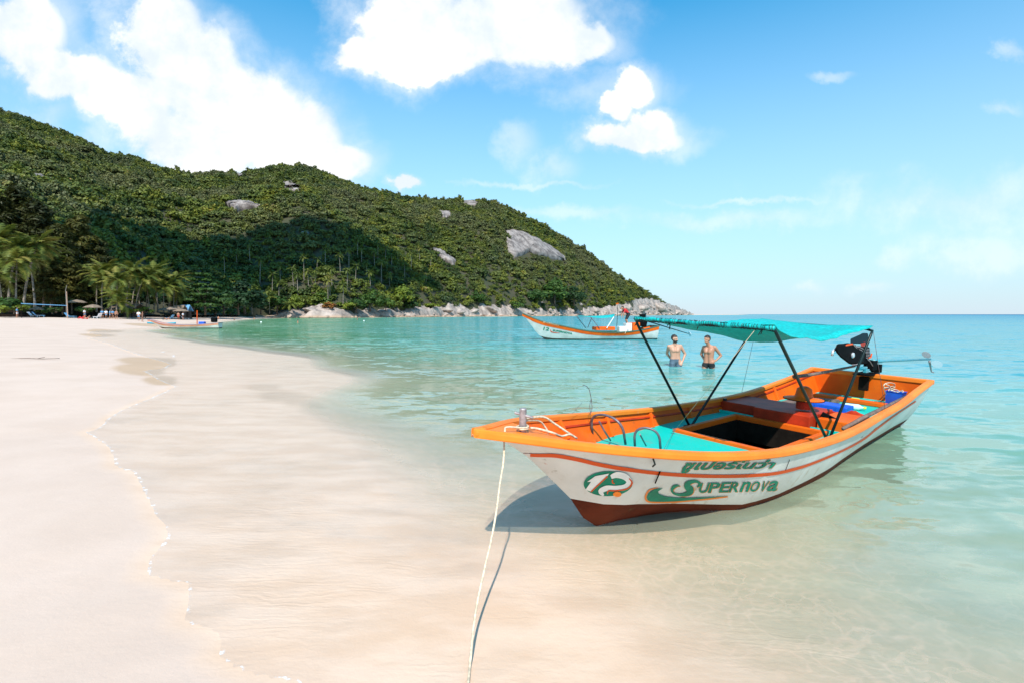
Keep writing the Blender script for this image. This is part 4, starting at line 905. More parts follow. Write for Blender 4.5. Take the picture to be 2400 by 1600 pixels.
for x in (1.32, 2.1, 2.85, 3.6, 4.95, 5.65, 6.35):
    for sd in (1, -1):
        b = MB(); zt = HA.z(x) - .03; z0 = zd(x) if x > 1.5 else .5
        pts = [(x, sd * (HA.lat(x, z0 + (zt - z0) * t) - .038), z0 + (zt - z0) * t) for t in (0, .33, .66, 1)]
        b.tube(pts, .024, 6); b.obj('rib', M_orange, boat)
for sd in (1, -1):
    b = MB(); b.tube([(x, sd * (HA.lat(x, HA.z(x) - .075) - .034), HA.z(x) - .075) for x in xsA[10:]], .013, 5); b.obj('clamp_strip', M_red, boat)
x = 4.3; MB().box((x, HA.lat(x, .42) - .06, .41), (.035, .03, .17)).obj('green_post', M_pole, boat)
# benches; red ones are orange paint with the canopy's shade in the colour
MB().box((4.58, .545, .402), (.62, .46, .13)).obj('bench', M_red, boat, bevel=.008)
MB().box((4.50, 0.0, .408), (.66, .60, .142)).obj('engine_box', M_red, boat, bevel=.008)
MB().box((4.60, -.52, .395), (.56, .40, .115)).obj('bench', M_orange, boat, bevel=.008)
MB().box((4.21, 0, .352), (.03, 1.46, .028)).obj('cross_plank', M_teal, boat)
MB().box((6.40, .0, .365), (.14, 1.0, .05)).obj('aft_thwart', M_orange, boat, bevel=.006)
MB().box((6.9, 0, .56), (.06, .12, .2)).obj('engine_mount', M_dark, boat, bevel=.01)
MB().box((4.86, -.05, .36), (.10, 1.2, .05)).obj('cross_plank', M_red, boat, bevel=.006)
MB().box((5.45, .45, .355), (.7, .14, .03)).obj('floor_board', M_wood, boat); MB().box((6.1, .3, .362), (.12, .5, .03), Euler((0, 0, .5)).to_matrix()).obj('floor_board', M_wood, boat)
MB().box((0.045, 0, HA.z(0) - .010), (.085, .062, .052)).obj('stem_head', M_rail, boat, bevel=.018)
# bow post with pin
pb = A.loc(1225, 996, 1, 0.0); x0 = pb.x
b = MB(); b.lathe([(0, HA.z(x0) - .1), (.023, HA.z(x0) - .1), (.023, HA.z(x0) + .150), (.019, HA.z(x0) + .156), (0, HA.z(x0) + .156)], (x0, 0, 0), 14); post = b.obj('bow_post', M_steel, boat, smooth=False)
c1 = A.loc(1207, 966, 1, .045); c2 = A.loc(1249, 978, 1, -.06); MB().tube([c1, c2], .009, 8).obj('cross_pin', M_steel, post)
# bent handles on the foredeck
def hoop(pa, top, pc, z0, ztop):
    a = A.loc(*pa, 2, z0); c_ = A.loc(*pc, 2, z0); mid = (a + c_) / 2
    ys = np.linspace(-.9, .9, 121); best = min(ys, key=lambda y: abs(A.loc(*top, 1, float(y)).z - ztop)); t = A.loc(*top, 1, float(best))
    P_ = []
    for k in range(17):
        u = k / 16; g_ = math.sin(math.pi * u) ** 0.45; P_.append((a.lerp(c_, 0.5 - 0.5 * math.cos(math.pi * u) if 0.12 < u < .88 else (0.5 - 0.5 * math.cos(math.pi * u)))) * 1.0 + (t - mid) * g_)
    return P_
MB().tube(hoop((1389, 1020), (1419, 972), (1466, 1040), .43, .66), .0115, 8).obj('handle', M_grey, boat, smooth=True)
MB().tube(hoop((1488, 1044), (1515, 1002), (1548, 1050), .43, .60), .0105, 8).obj('handle', M_grey, boat, smooth=True)
MB().tube([A.loc(1404, 986, 1, .25), A.loc(1416, 1008, 1, .22), A.loc(1431, 1031, 2, .41)], .008, 6).obj('handle_brace', M_grey, boat)
MB().tube([A.loc(1500, 1017, 1, -.05), A.loc(1514, 1043, 2, .41)], .007, 6).obj('handle_brace', M_grey, boat)
# canopy: two bent hoops, cloth, lashing
nb = A.loc(1941, 1029, 2, .345); fb = A.loc(1619, 995, 2, .345)
CA, CB, CC, CD = A.loc(1488, 749, 1, .70), A.loc(1815, 772, 1, -.70), A.loc(2046, 772, 1, -.70), A.loc(1776, 752, 1, .70)
def leg_hoop(p0, a, c_, p1, r):
    def near(u, v, d): return u + (v - u).normalized() * d
    return [p0, near(a, p0, .07), a + (c_ - a).normalized() * .01 - (a - p0).normalized() * .02, near(a, c_, .07), near(c_, a, .07), c_ - (c_ - p1).normalized() * .02, near(c_, p1, .07), p1]
e1 = Vector((.03, 0, 0))
MB().tube(leg_hoop(fb - e1, CA, CB, nb - e1, .013), .0135, 8).obj('canopy_hoop', M_pole, boat, smooth=True)
MB().tube(leg_hoop(fb + e1, CD, CC, nb + e1, .013), .0135, 8).obj('canopy_hoop', M_pole, boat, smooth=True)
for p in (nb, fb): MB().box(p - Vector((0, 0, .004)), (.16, .07, .012)).obj('foot_plate', M_pole, boat)
G = []
rz_ = random.Random(2)
for i in range(33):
    u = i / 32; row = []
    for j in range(25):
        v = j / 24; p = CA.lerp(CD, u).lerp(CB.lerp(CC, u), v)
        sag = -.022 + math.sin(math.pi * u ** .8) * (.035 + .055 * v ** 2 + .095 * math.sin(math.pi * v)) + .05 * math.sin(math.pi * v) * (1 - u * .5)
        wr_ = noise.noise(Vector((u * 5, v * 4, 1.3))) * .028 + noise.noise(Vector((u * 14 + v * 6, v * 3, 4.3))) * .014
        hang = -.045 * (1 if j == 24 else 0) * math.sin(math.pi * u) ** .4 - .03 * (1 if j == 0 else 0)
        pull = .05 * math.sin(math.pi * u) * (1 if v > .5 else -1) * abs(v - .5) * 2
        row.append(p + Vector((0, pull, -sag + wr_ * min(1, 6 * min(u, 1 - u) + .15) + hang + .016)))
    G.append(row)
cloth = MB().grid(G).obj('canopy_cloth', M_net, boat, smooth=True)
so = cloth.modifiers.new('thick', 'SOLIDIFY'); so.thickness = .003
b = MB(); R1 = []
for i in range(41):
    v = i / 40; R1.append(CA.lerp(CB, v) + Vector((.0, 0, .008)) + Vector((noise.noise(Vector((v * 9, 0, 0))) * .012, 0, noise.noise(Vector((0, v * 9, 0))) * .010)))
b.tube(R1, [.018 + .006 * noise.noise(Vector((i * .7, 3, 0))) for i in range(41)], 8); b.obj('rolled_edge', M_net, boat, smooth=True)
b = MB(); P_ = []
for i in range(760):
    v = i / 759; c_ = CA.lerp(CB, v) + Vector((0, 0, .008)); a = v * 2 * math.pi * 61 + noise.noise(Vector((v * 34, 7, 0))) * 6.5; r_ = .022 + .006 * noise.noise(Vector((v * 60, 1, 0)))
    P_.append(c_ + Vector((math.cos(a) * r_, 0, math.sin(a) * r_)))
b.tube(P_, .0021, 4); b.obj('lashing_cord', M_pole, boat)
for v in (0.02, .3, .52, .7, .93):
    c_ = CA.lerp(CB, v); b = MB()
    for k in range(5):
        d = Vector((rz_.uniform(-.02, .02), rz_.uniform(-.03, .03), rz_.uniform(-.06, .045))); b.tube([c_, c_ + d * .6, c_ + d + Vector((0, .01, -.01))], .004, 4)
    b.obj('cord_knot', M_pole, boat)
def cord(name, pts, r, m, root=None): return MB().tube(pts, r, 5).obj(name, m, root, smooth=True)
kn = on_hull(1542, 1070, .01)
kq = A.loc(1579, 1011, 2, .36); cord('stay_line', [kn, kq], .0016, M_grey, boat); cord('stay_line', [kq, kq.lerp(CB + Vector((0, .15, -.02)), .5), CB + Vector((0, .15, -.02))], .0018, M_rope, boat)
MB().tube([kq + Vector((.015 * math.cos(a), .015 * math.sin(a), .004 * a)) for a in [k * .8 for k in range(12)]], .004, 5).obj('line_knot', M_grey, boat)
cord('stay_line', [CD, A.loc(1737, 925, 1, .80)], .0025, M_grey, boat)
cord('stay_line', [CC, A.loc(2075, 962, 1, -.72)], .0025, M_grey, boat)
# ---- engine with shaft
eng = MB(); E = lambda x, y, d: A.loc(1940 + x / 12.06, 770 + y / 12.06, 1, d)
body = [(205, 560), (250, 450), (300, 425), (400, 420), (560, 400), (720, 425), (880, 520), (1010, 640), (1050, 800), (1010, 940), (900, 1005), (700, 1015), (590, 985), (480, 900), (350, 800), (230, 660)]
ctr = (640, 720)
def sc(pl, f_): return [(ctr[0] + (x - ctr[0]) * f_, ctr[1] + (y - ctr[1]) * f_) for x, y in pl]
def loft(rings):
    n = len(rings[0][0]); V = []; Fc = []
    for pl, d in rings: V += [E(x, y, d) for x, y in pl]
    for r_ in range(len(rings) - 1): Fc += [(r_ * n + i, r_ * n + (i + 1) % n, (r_ + 1) * n + (i + 1) % n, (r_ + 1) * n + i) for i in range(n)]
    Fc += [tuple(range(n))[::-1], tuple((len(rings) - 1) * n + i for i in range(n))]; return V, Fc
eng.add(*loft([(sc(body, .86), -.17), (sc(body, .97), -.15), (sc(body, 1.0), -.10), (sc(body, 1.0), -.04), (sc(body, .94), 0)]))
engo = eng.obj('engine', M_black, boat, smooth=False, bevel=.006)
b = MB(); b.add(*loft([(sc([(700, 470), (1180, 520), (1200, 760), (1120, 1000), (760, 1010), (640, 760)], 1), 0.0), ([(700, 470), (1180, 520), (1200, 760), (1120, 1000), (760, 1010), (640, 760)], .20)])); b.obj('crankcase', M_black, engo, bevel=.01)
b = MB()
for k in range(7): y = 560 + k * 42; b.add(*loft([([(1080, y), (1215, y + 6), (1215, y + 20), (1080, y + 16)], -.02), ([(1080, y), (1215, y + 6), (1215, y + 20), (1080, y + 16)], .14)]))
b.obj('cooling_fins', M_steel, engo)
hub = E(705, 748, -.175)
MB().lathe([(0, .018), (.022, .018), (.034, .012), (.036, 0), (.036, -.02), (0, -.02)], hub, 18, Euler((math.pi / 2, 0, 0)).to_matrix()).obj('hub_cap', M_bright, engo, smooth=False)
b = MB(); b.add(*loft([([(640, 290), (930, 160), (980, 130), (1120, 128), (1145, 160), (1140, 420), (1090, 430), (640, 420)], -.10), ([(640, 290), (930, 160), (980, 130), (1120, 128), (1145, 160), (1140, 420), (1090, 430), (640, 420)], .13)])); b.obj('fuel_tank', M_dkblue, engo, bevel=.015)
b = MB(); b.add(*loft([([(925, 420), (1060, 380), (1080, 470), (1000, 520), (930, 480)], -.11), ([(925, 420), (1060, 380), (1080, 470), (1000, 520), (930, 480)], -.02)])); b.obj('air_filter', M_red, engo, bevel=.006)
MB().tube([E(240, 590, -.1), E(190, 585, -.11), E(140, 640, -.12), E(122, 760, -.12)], [.014, .016, .016, .015], 10).obj('exhaust_pipe', M_bright, engo, smooth=True)
b = MB(); b.add(*loft([([(210, 520), (290, 430), (350, 500), (350, 600), (280, 630)], -.14), ([(210, 520), (290, 430), (350, 500), (350, 600), (280, 630)], -.02)])); b.obj('manifold', M_steel, engo, bevel=.005)
b = MB(); b.tube([E(480, 475, -.16), E(600, 455, -.17), E(690, 440, -.16)], .012, 8); b.obj('orange_lever', M_stripe, engo)
for pts in ([(740, 460), (820, 560), (960, 610), (1020, 700)], [(800, 500), (950, 540), (1040, 600), (1080, 690)], [(1130, 860), (1200, 930), (1270, 1050)], [(690, 1020), (800, 1010), (920, 960)]):
    MB().tube([E(x, y, -.175 + .01 * k) for k, (x, y) in enumerate(pts)], .006, 6).obj('hose', M_steel, engo, smooth=True)
MB().tube([E(1150, 830, -.1), E(1215, 810, -.12), E(1240, 700, -.12)], .010, 6).obj('throttle', M_stripe, engo)
b = MB(); b.box(A.loc(2022, 862, 1, -.06), (.24, .05, .035)); b.box(A.loc(2030, 868, 1, -.10), (.12, .05, .05)); b.obj('gimbal', M_tealblue, engo, bevel=.008)
b = MB(); b.box(A.loc(2030, 875, 1, .0), (.42, .22, .02)); b.box(A.loc(2040, 855, 1, .0), (.2, .12, .14)); b.box(A.loc(2054, 862, 1, -.02), (.10, .12, .12)); b.obj('mount_plate', M_black, engo, bevel=.004)
MB().tube([A.loc(2052, 872, 1, 0), Vector((6.95, 0, .60))], .03, 10).obj('pivot_post', M_steel, engo)
T0 = A.loc(2046, 846, 1, -.02); T1 = A.loc(2180, 841, 1, -.02)
MB().tube([T0, T0.lerp(T1, .12), T0.lerp(T1, .14), T1], [.032, .030, .021, .018], 10).obj('drive_shaft', M_tealblue, engo, smooth=True)
def blade(c, wpx, hpx, ang, name, m):
    b = MB(); s_ = (T1.x - A.loc(2180, 841, 1, -.02).x); n = 14; V = []
    for d in (-.012, .012):
        for k in range(n):
            a = 2 * math.pi * k / n; x = c[0] + wpx * math.cos(a) * math.cos(ang) - hpx * math.sin(a) * math.sin(ang); y = c[1] + wpx * math.cos(a) * math.sin(ang) + hpx * math.sin(a) * math.cos(ang)
            V.append(A.loc(x, y, 1, -.02 + d + .05 * math.cos(a)))
    Fc = [tuple(range(n))[::-1], tuple(range(n, 2 * n))] + [(i, (i + 1) % n, n + (i + 1) % n, n + i) for i in range(n)]
    return b.add(V, Fc).obj(name, m, engo, bevel=.004)
blade((2171, 831), 11.5, 7, .35, 'propeller_blade', M_steel); blade((2196, 853), 14, 8, .18, 'propeller_blade', M_bright)
MB().tube([A.loc(2178, 846, 1, -.02), A.loc(2181, 860, 1, -.02), A.loc(2183, 870, 1, -.02), A.loc(2188, 872, 1, -.04)], [.02, .014, .012, .014], 6).obj('skeg', M_steel, engo)
MB().tube([A.loc(1861, 882, 1, .10), A.loc(1895, 878, 1, .08), A.loc(1950, 868, 1, .0), A.loc(2000, 858, 1, -.05), A.loc(2016, 850, 1, -.06)], [.024, .021, .018, .015, .012], 8).obj('tiller', M_wood, engo, smooth=True)
# ---- loose things in the boat
def at_boat(name, label, cat, x, y, z, group=None):
    o = A.root(name, label, cat, group); o.location = A.world((x, y, z)); return o
hp = A.loc(1884, 930, 2, .63)
hat = at_boat('hat', 'wide-brimmed orange hat resting on a maroon stand in the boat', 'hat', hp.x, hp.y, .50)
hat.scale = (1.22, 1.22, 1.3)
MB().lathe([(0, 0), (.062, 0), (.058, .10), (0, .10)], (0, 0, 0), 14).obj('stand', M_red, hat)
MB().lathe([(0, .19), (.03, .195), (.062, .175), (.072, .12), (.085, .10), (.165, .088), (.168, .082), (.085, .092), (.0, .10)], (0, 0, 0), 28).obj('straw_hat', M_orange, hat, smooth=True)
MB().tube([(.168 * math.cos(a), .168 * math.sin(a), .085) for a in [k * math.pi / 14 for k in range(29)]], .004, 5, cap=False).obj('hat_edging', M_black, hat)
p1 = A.loc(1905, 945, 2, .40); p2 = A.loc(1990, 958, 2, .40)
o = at_boat('toolbox', 'flat bright blue plastic box lying behind the bench', 'box', (p1.x + p2.x) / 2 + .05, (p1.y + p2.y) / 2, .338)
MB().box((0, 0, .045), (.26, (p1 - p2).length, .085)).obj('box_body', M_blue, o, bevel=.01); b = MB(); b.box((-.132, .12, .05), (.012, .07, .05)); b.box((-.132, -.12, .05), (.012, .07, .05)); b.obj('latch', M_blue, o)
p = A.loc(2128, 930, 2, .40); o = at_boat('bucket', 'blue square bucket in the stern corner of the near boat', 'bucket', min(p.x, 6.6), max(p.y, -.55), .338)
b = MB(); b.lathe([(0, 0), (.11, 0), (.14, .20), (.15, .205), (.135, .20), (.105, .02), (0, .02)], (0, 0, 0), 4, Euler((0, 0, .78)).to_matrix()); b.obj('bucket_body', M_blue, o)
b = MB(); b.tube([(.08 * math.cos(a) * (1 + .3 * math.sin(3 * a)), .08 * math.sin(a), .215 + .012 * math.sin(5 * a)) for a in [k * .45 for k in range(30)]], .006, 5); b.obj('cord_bundle', M_rope, o)
tag(MB().tube([A.loc(1452 + x, y, 1, -.45) for x, y in ()] or [A.loc(2085 + 14 * math.cos(a), 903 + 7 * math.sin(a), 1, -.35) for a in [k * .45 for k in range(15)]] + [A.loc(x, y, 1, -.37) for x, y in ((2072, 908), (2076, 925), (2086, 928), (2090, 915), (2084, 903), (2077, 900))], .007, 6).obj('hose_loop', M_rope, None, smooth=True), 'yellowish looped hose hanging at the stern beside the blue bucket', 'hose')
hl = bpy.data.objects['hose_loop']; hl.matrix_world = A.M
p = A.loc(2002, 948, 2, .40); o = at_boat('water_bottle', 'clear plastic bottle with a yellow cap lying right of the blue box', 'bottle', p.x, p.y, .375)
MB().lathe([(0, -.11), (.035, -.11), (.04, -.09), (.04, .05), (.015, .09), (.015, .105), (0, .105)], (0, 0, 0), 12, Euler((math.pi / 2, 0, .3)).to_matrix()).obj('bottle_body', simple('clear_plastic', (.55, .7, .7), .1), o, smooth=True)
MB().lathe([(0, .10), (.018, .10), (.018, .13), (0, .13)], (0, 0, 0), 10, Euler((math.pi / 2, 0, .3)).to_matrix()).obj('cap', M_yellow, o)
p = A.loc(2004, 936, 2, .36); o = at_boat('yellow_float', 'small yellow float tied to a line on the turquoise deck', 'float', p.x, p.y, .36)
MB().box((0, 0, 0), (.06, .10, .05)).obj('float_body', M_yellow, o, bevel=.01); MB().tube([(0, 0, 0), (.10, -.20, .0), (.14, -.34, .01)], .006, 5).obj('line', M_rope, o)
def crumple(seed, sx, sy, sz):
    bm = bmesh.new(); bmesh.ops.create_grid(bm, x_segments=18, y_segments=18, size=1.0)
    for v in bm.verts:
        n_ = noise.noise(Vector((v.co.x * 1.6 + seed, v.co.y * 1.6, 0))) + .5 * noise.noise(Vector((v.co.x * 4, v.co.y * 4 + seed, 2))); e = 1 - max(abs(v.co.x), abs(v.co.y)) ** 3
        v.co = Vector((v.co.x * sx * (1 + .2 * n_), v.co.y * sy * (1 + .2 * n_), max(.003, (n_ * .7 + .35) * sz * e + .003)))
    me = bpy.data.meshes.new('rag'); bm.to_mesh(me); bm.free(); return me
p = A.loc(1985, 968, 2, .44); me = crumple(3, .10, .28, .10); me.materials.append(M_red); me.polygons.foreach_set('use_smooth', [True] * len(me.polygons)); o = bpy.data.objects.new('rag', me); link(o); o.matrix_world = A.M @ Matrix.Translation((p.x, p.y, .39)); tag(o, 'crumpled brick-red rag on the edge of the orange bench', 'rag')
o = at_boat('mallet', 'black-headed mallet standing against the orange bench', 'mallet', *A.loc(1950, 995, 2, .36)[:2], .35)
q1 = A.I @ A.world((0, 0, 0)); hd = A.loc(1945, 976, 1, A.loc(1950, 995, 2, .36).y); ba = A.loc(1950, 995, 2, .36)
MB().tube([(0, 0, 0), hd - ba], .011, 6).obj('handle', M_red, o); MB().box(hd - ba, (.05, .17, .05), Euler((0.4, 0, .3)).to_matrix()).obj('head', M_black, o, bevel=.006)
g1 = Vector((3.85, -.715, .485)); g2 = Vector((6.2, -.69, .575))
b = MB(); b.tube([g1, g1.lerp(g2, .3) + Vector((0, .01, .0)), g1.lerp(g2, .65), g2], [.018, .021, .02, .014], 7); o = b.obj('wooden_pole', M_wood, None, smooth=True); o.matrix_world = A.M; tag(o, 'weathered wooden pole lying along the near side of the boat', 'pole')
# twiggy rod rising behind the far rail
o = MB().tube([A.loc(x, y, 1, .62) for x, y in ((1384, 970), (1388, 955), (1386, 935), (1383, 920), (1381, 912), (1375, 904), (1366, 901))], .0032, 5).tube([A.loc(x, y, 1, .62) for x, y in ((1384, 968), (1382, 950), (1385, 935))], .0025, 4).tube([A.loc(x, y, 1, .62) for x, y in ((1340, 970), (1352, 955), (1361, 947), (1364, 942))], .0015, 4).obj('fishing_rod', M_grey, None); o.matrix_world = A.M
tag(o, 'thin dark bent rod standing up behind the far rail of the near boat', 'rod')
# ropes
def rope_obj(name, pts, r, label, m=M_rope, local=False, cat='rope'):
    pts = [Vector(p) for p in pts]; P2 = []
    for i in range(len(pts) - 1):
        p0, p1, p2, p3 = [pts[max(0, min(len(pts) - 1, i + k))] for k in (-1, 0, 1, 2)]
        for t in (0, .2, .4, .6, .8): P2.append(.5 * (2 * p1 + (p2 - p0) * t + (2 * p0 - 5 * p1 + 4 * p2 - p3) * t * t + (3 * p1 - p0 - 3 * p2 + p3) * t ** 3))
    P2.append(pts[-1]); o = MB().tube(P2, r, 7).obj(name, m, None, smooth=True)
    if local: o.matrix_world = A.M
    return tag(o, label, cat)
tipw = A.world(A.loc(1190, 1000, 2, HA.z(.25) + .03)); Y0 = tipw.y; PX = [(1190, 1000), (1183, 1012), (1180, 1080), (1172, 1130), (1163, 1200), (1151, 1265), (1136, 1330), (1121, 1400), (1111, 1460), (1104, 1530)]
YY = np.interp([p[1] for p in PX], [1000, 1530], [Y0, 2.22]); RP = [A.world((x0, -.02, HA.z(x0) + .03))] + [atY(px, py, float(y)) for (px, py), y in zip(PX, YY)]
endg = gnd(1101, 1560, .006); RP += [endg, gnd(1095, 1620, .006), gnd(1040, 2100, 0.01)]
rope_obj('mooring_rope', RP, .0062, 'cream mooring rope running from the bow down to the shallow sand')
zt = HA.z(x0)
b_ = [(x0 + .036 * math.cos(a), .036 * math.sin(a), zt + .022 + .0016 * a) for a in [k * .6 for k in range(24)]]
rope_obj('rope_coil', b_, .006, 'rope turns wound round the foot of the bow post', local=True)
rope_obj('slack_rope', [(x0, 0, zt + .085), A.loc(1272, 976, 1, .02), A.loc(1300, 992, 1, .0), A.loc(1330, 1012, 1, -.05), A.loc(1352, 1026, 2, HA.z(1.0) - .0)], .0075, 'slack cream rope arching from the pin of the bow post to the rail', local=True)
rope_obj('slack_rope', [(x0, 0, zt + .075), A.loc(1262, 985, 1, .03), A.loc(1278, 1000, 1, .03), A.loc(1286, 1014, 1, .0)], .0065, 'shorter rope end hanging from the pin of the bow post', local=True)
rope_obj('slack_rope', [(x0 + .04, -.03, zt + .03), A.loc(1262, 1004, 2, zt + .02), A.loc(1295, 1013, 2, zt + .0), A.loc(1316, 1021, 2, zt - .04), A.loc(1335, 1017, 2, zt - .04), A.loc(1350, 1025, 2, zt - .07)], .0075, 'rope lying along the bow deck beside the near rail', local=True)
o = MB().tube([on_hull(1528, 1068, .02), on_hull(1531, 1078, .03), on_hull(1527, 1086, .02)], .006, 5).obj('rope_knot', M_pole, boat)
MB().tube([on_hull(1546, 1102, .006), on_hull(1540, 1112, .012), on_hull(1534, 1128, .01)], .0045, 5).obj('strap', M_dark, boat)
for pa, pc in (((2022, 1022), (2012, 1060)), ((1850, 1075), (1840, 1100))): MB().tube([on_hull(*pa, .004), on_hull(*pc, .004)], .0022, 4).obj('seam', M_dark, boat)

# ------------------------------------------------------------------ the two farther longtails
def far_boat(pose, L, sheer_px, name_label, mats, wlb=0.5, bmax=0.85, tip_px=None, stem_px=None):
    root = pose.root('longtail_boat', name_label, 'boat', 'longtail boats in the bay')
    sp_ = [pose.loc(px, py, 1, -0.6) for px, py in sheer_px]; sx = [0.0] + [p.x for p in sp_ if p.x > .3 and p.x < L - .2] + [L]; sz = [pose.loc(*sheer_px[0], 1, 0).z] + [p.z for p in sp_ if p.x > .3 and p.x < L - .2] + [sp_[-1].z]
    st = [pose.loc(px, py, 1, 0.0) for px, py in stem_px]; kx = [-.01] + [p.x for p in st] + [st[-1].x + .8, L * .5, L + .01]; kz = [sz[0] - .03] + [p.z for p in st] + [-.2, -.25, -.12]
    s10 = [L * i / 10 for i in range(11)]
    H = Hull(L, (s10, [.04, bmax * .36, bmax * .66, bmax * .86, bmax * .96, bmax, bmax, bmax * .97, bmax * .93, bmax * .86, bmax * .78]), (sx, sz), (kx, kz),
             (s10, [.02, .03, .05, .3, wlb, wlb * 1.1, wlb * 1.1, wlb, wlb, wlb * .9, wlb * .8]), ([0, st[-1].x * .7, st[-1].x + .5, L + 1], [sz[0] * .3, .25, .10, .07]))
    parts_, xs = hull_parts(H, root, mats[0], mats[1], mats[2], mats[3], nst=30, rail=(.07, .05), inner=.2)
    for sd in (1, -1):
        G = [[Vector((x, sd * (H.lat(x, H.z(x) - d) + .012), H.z(x) - d)) for d in (.05, .13, .24 if x > .5 else .2)] for x in xs]
        MB().grid(G, sd > 0).obj('colour_band', mats[2], root, smooth=True)
    def dk(x): return .25
    b = MB(); G = [[Vector((x, w_ * (H.lat(x, .24) - .04), .24)) for w_ in (-1, -.3, .3, 1)] for x in xs if x > 1.6]; b.grid(G); b.obj('deck', M_teal, root)
    bvv = []; bff = []
    for nm in ('hull', 'hull_bottom'):
        me = parts_[nm].data; o0 = len(bvv); bvv += [v.co.copy() for v in me.vertices]; bff += [tuple(o0 + i for i in p_.vertices) for p_ in me.polygons]
    return root, H, BVHTree.FromPolygons(bvv, bff)
r5 = lambda x, y: (1200 + x / 6.533, 690 + y / 6.533)
tip2 = atY(*r5(158, 282), 31.2); yaw2 = .16
P2_ = Pose((tip2.x, tip2.y, 0), yaw2)
M_hull2 = simple('weathered_white_hull', (0.60, 0.60, 0.55), .5, scale=1.5, c2=(.46, .47, .42), dirt=((.25, .26, .2), .66))
M_dkbot = simple('dark_weedy_bottom', (.05, .045, .03), .7, var=.4); M_grail = simple('dark_green_rail', (.03, .10, .07), .5)
L2 = P2_.loc(*r5(2236, 480), 1, -.5).x
boat2, H2, BV2 = far_boat(P2_, L2, [r5(*p) for p in ((160, 284), (330, 350), (500, 415), (700, 460), (900, 505), (1100, 545), (1300, 568), (1500, 575), (1700, 572), (1850, 558), (2000, 535), (2150, 502), (2236, 480))],
    'white and orange longtail boat with a high bow moored beyond the swimmers', (M_hull2, M_dkbot, M_orange, M_grail), stem_px=[r5(*p) for p in ((215, 370), (300, 480), (390, 605), (450, 650), (515, 693))])
decal_text('lettering', 'SUPERNOVA', [r5(630, 535), r5(930, 588), r5(920, 614), r5(622, 562)], M_green, boat2, .012, P_=P2_, bvh=BV2, bold=.045)
decal_text('numeral', '12', [r5(490, 495), r5(580, 510), r5(560, 560), r5(475, 545)], M_green, boat2, .012, P_=P2_, bvh=BV2, bold=.03)
decal_poly('swoosh', stroke([r5(*p) for p in ((590, 540), (600, 570), (650, 585), (735, 592))], [1.5, 2.2, 2, .6]), M_stripe, boat2, .012, P_=P2_, bvh=BV2)
decal_text('thai_lettering', 'ซูเปอร์โนว่า', [r5(480, 402), r5(715, 460), r5(712, 492), r5(475, 432)], simple('cream_letters', (.8, .5, .3), .5), boat2, .03, P_=P2_, bvh=BV2, bold=.01)
L5 = lambda x, y, d: P2_.loc(*r5(x, y), 1, d)
ca, cb, cc, cd = L5(990, 325, .5), L5(1200, 345, -.5), L5(1545, 345, -.5), L5(1580, 302, .5)
b = MB(); G = [[ca.lerp(cd, u / 10).lerp(cb.lerp(cc, u / 10), v / 4) + Vector((0, 0, -.06 * math.sin(math.pi * u / 10))) for v in range(5)] for u in range(11)]; cl2 = b.grid(G).obj('canopy_cloth', M_net, boat2, smooth=True); cl2.modifiers.new('t', 'SOLIDIFY').thickness = .02
for q_ in (((990, 335, .5), (1130, 515, .5)), ((1200, 345, -.5), (1340, 520, -.5)), ((1220, 360, .5), (1160, 510, .5))): MB().tube([L5(*q_[0]), L5(*q_[1])], .022, 6).obj('canopy_pole', M_grey, boat2)
MB().tube([L5(1560, 345, -.5), L5(1450, 520, -.5)], .028, 6).obj('canopy_pole', M_white, boat2)
MB().box(L5(1690, 540, -.2), (.55, .5, .42)).obj('cool_box', M_white, boat2, bevel=.03); MB().box(L5(1770, 505, .1), (.35, .6, .55)).obj('locker', M_white, boat2, bevel=.03); MB().box(L5(1870, 490, .0), (.45, .8, .5)).obj('stern_box', M_orange, boat2, bevel=.02)
MB().box(L5(1400, 520, 0), (1.2, .9, .22)).obj('bench', M_orange, boat2, bevel=.02)
MB().tube([L5(1605, 490, 0), L5(1622, 160, 0)], .018, 6).obj('staff', M_pole, boat2); b = MB(); b.grid([[L5(1625, 128, 0) + Vector((.0, 0, 0)), L5(1640, 150, 0)], [L5(1590, 140, .1), L5(1600, 160, .1)]]); b.obj('flag', M_orange, boat2)
e2 = MB(); e2.box(L5(1985, 430, 0), (.62, .4, .5), Euler((0, .2, 0)).to_matrix()); e2.box(L5(2000, 330, 0), (.35, .3, .22)); e2o = e2.obj('engine', M_black, boat2, bevel=.06)
MB().tube([P2_.loc(1518, 753, 1, 0), P2_.loc(1613, 782, 1, 0)], [.04, .022], 8).obj('drive_shaft', M_pole, e2o); MB().lathe([(0, 0), (.16, .0), (.16, .03), (0, .03)], P2_.loc(1616, 783, 1, 0), 12, Euler((0, 1.2, 0)).to_matrix()).obj('propeller', M_bright, e2o)
MB().tube([L5(1240, 620, -.85), L5(1300, 470, -.9)], .01, 4).obj('stern_line', M_rope, boat2) if False else None
MB().tube([L5(1730, 600, -.9), L5(1800, 450, -.5)], .014, 5).obj('boarding_line', M_rope, boat2)

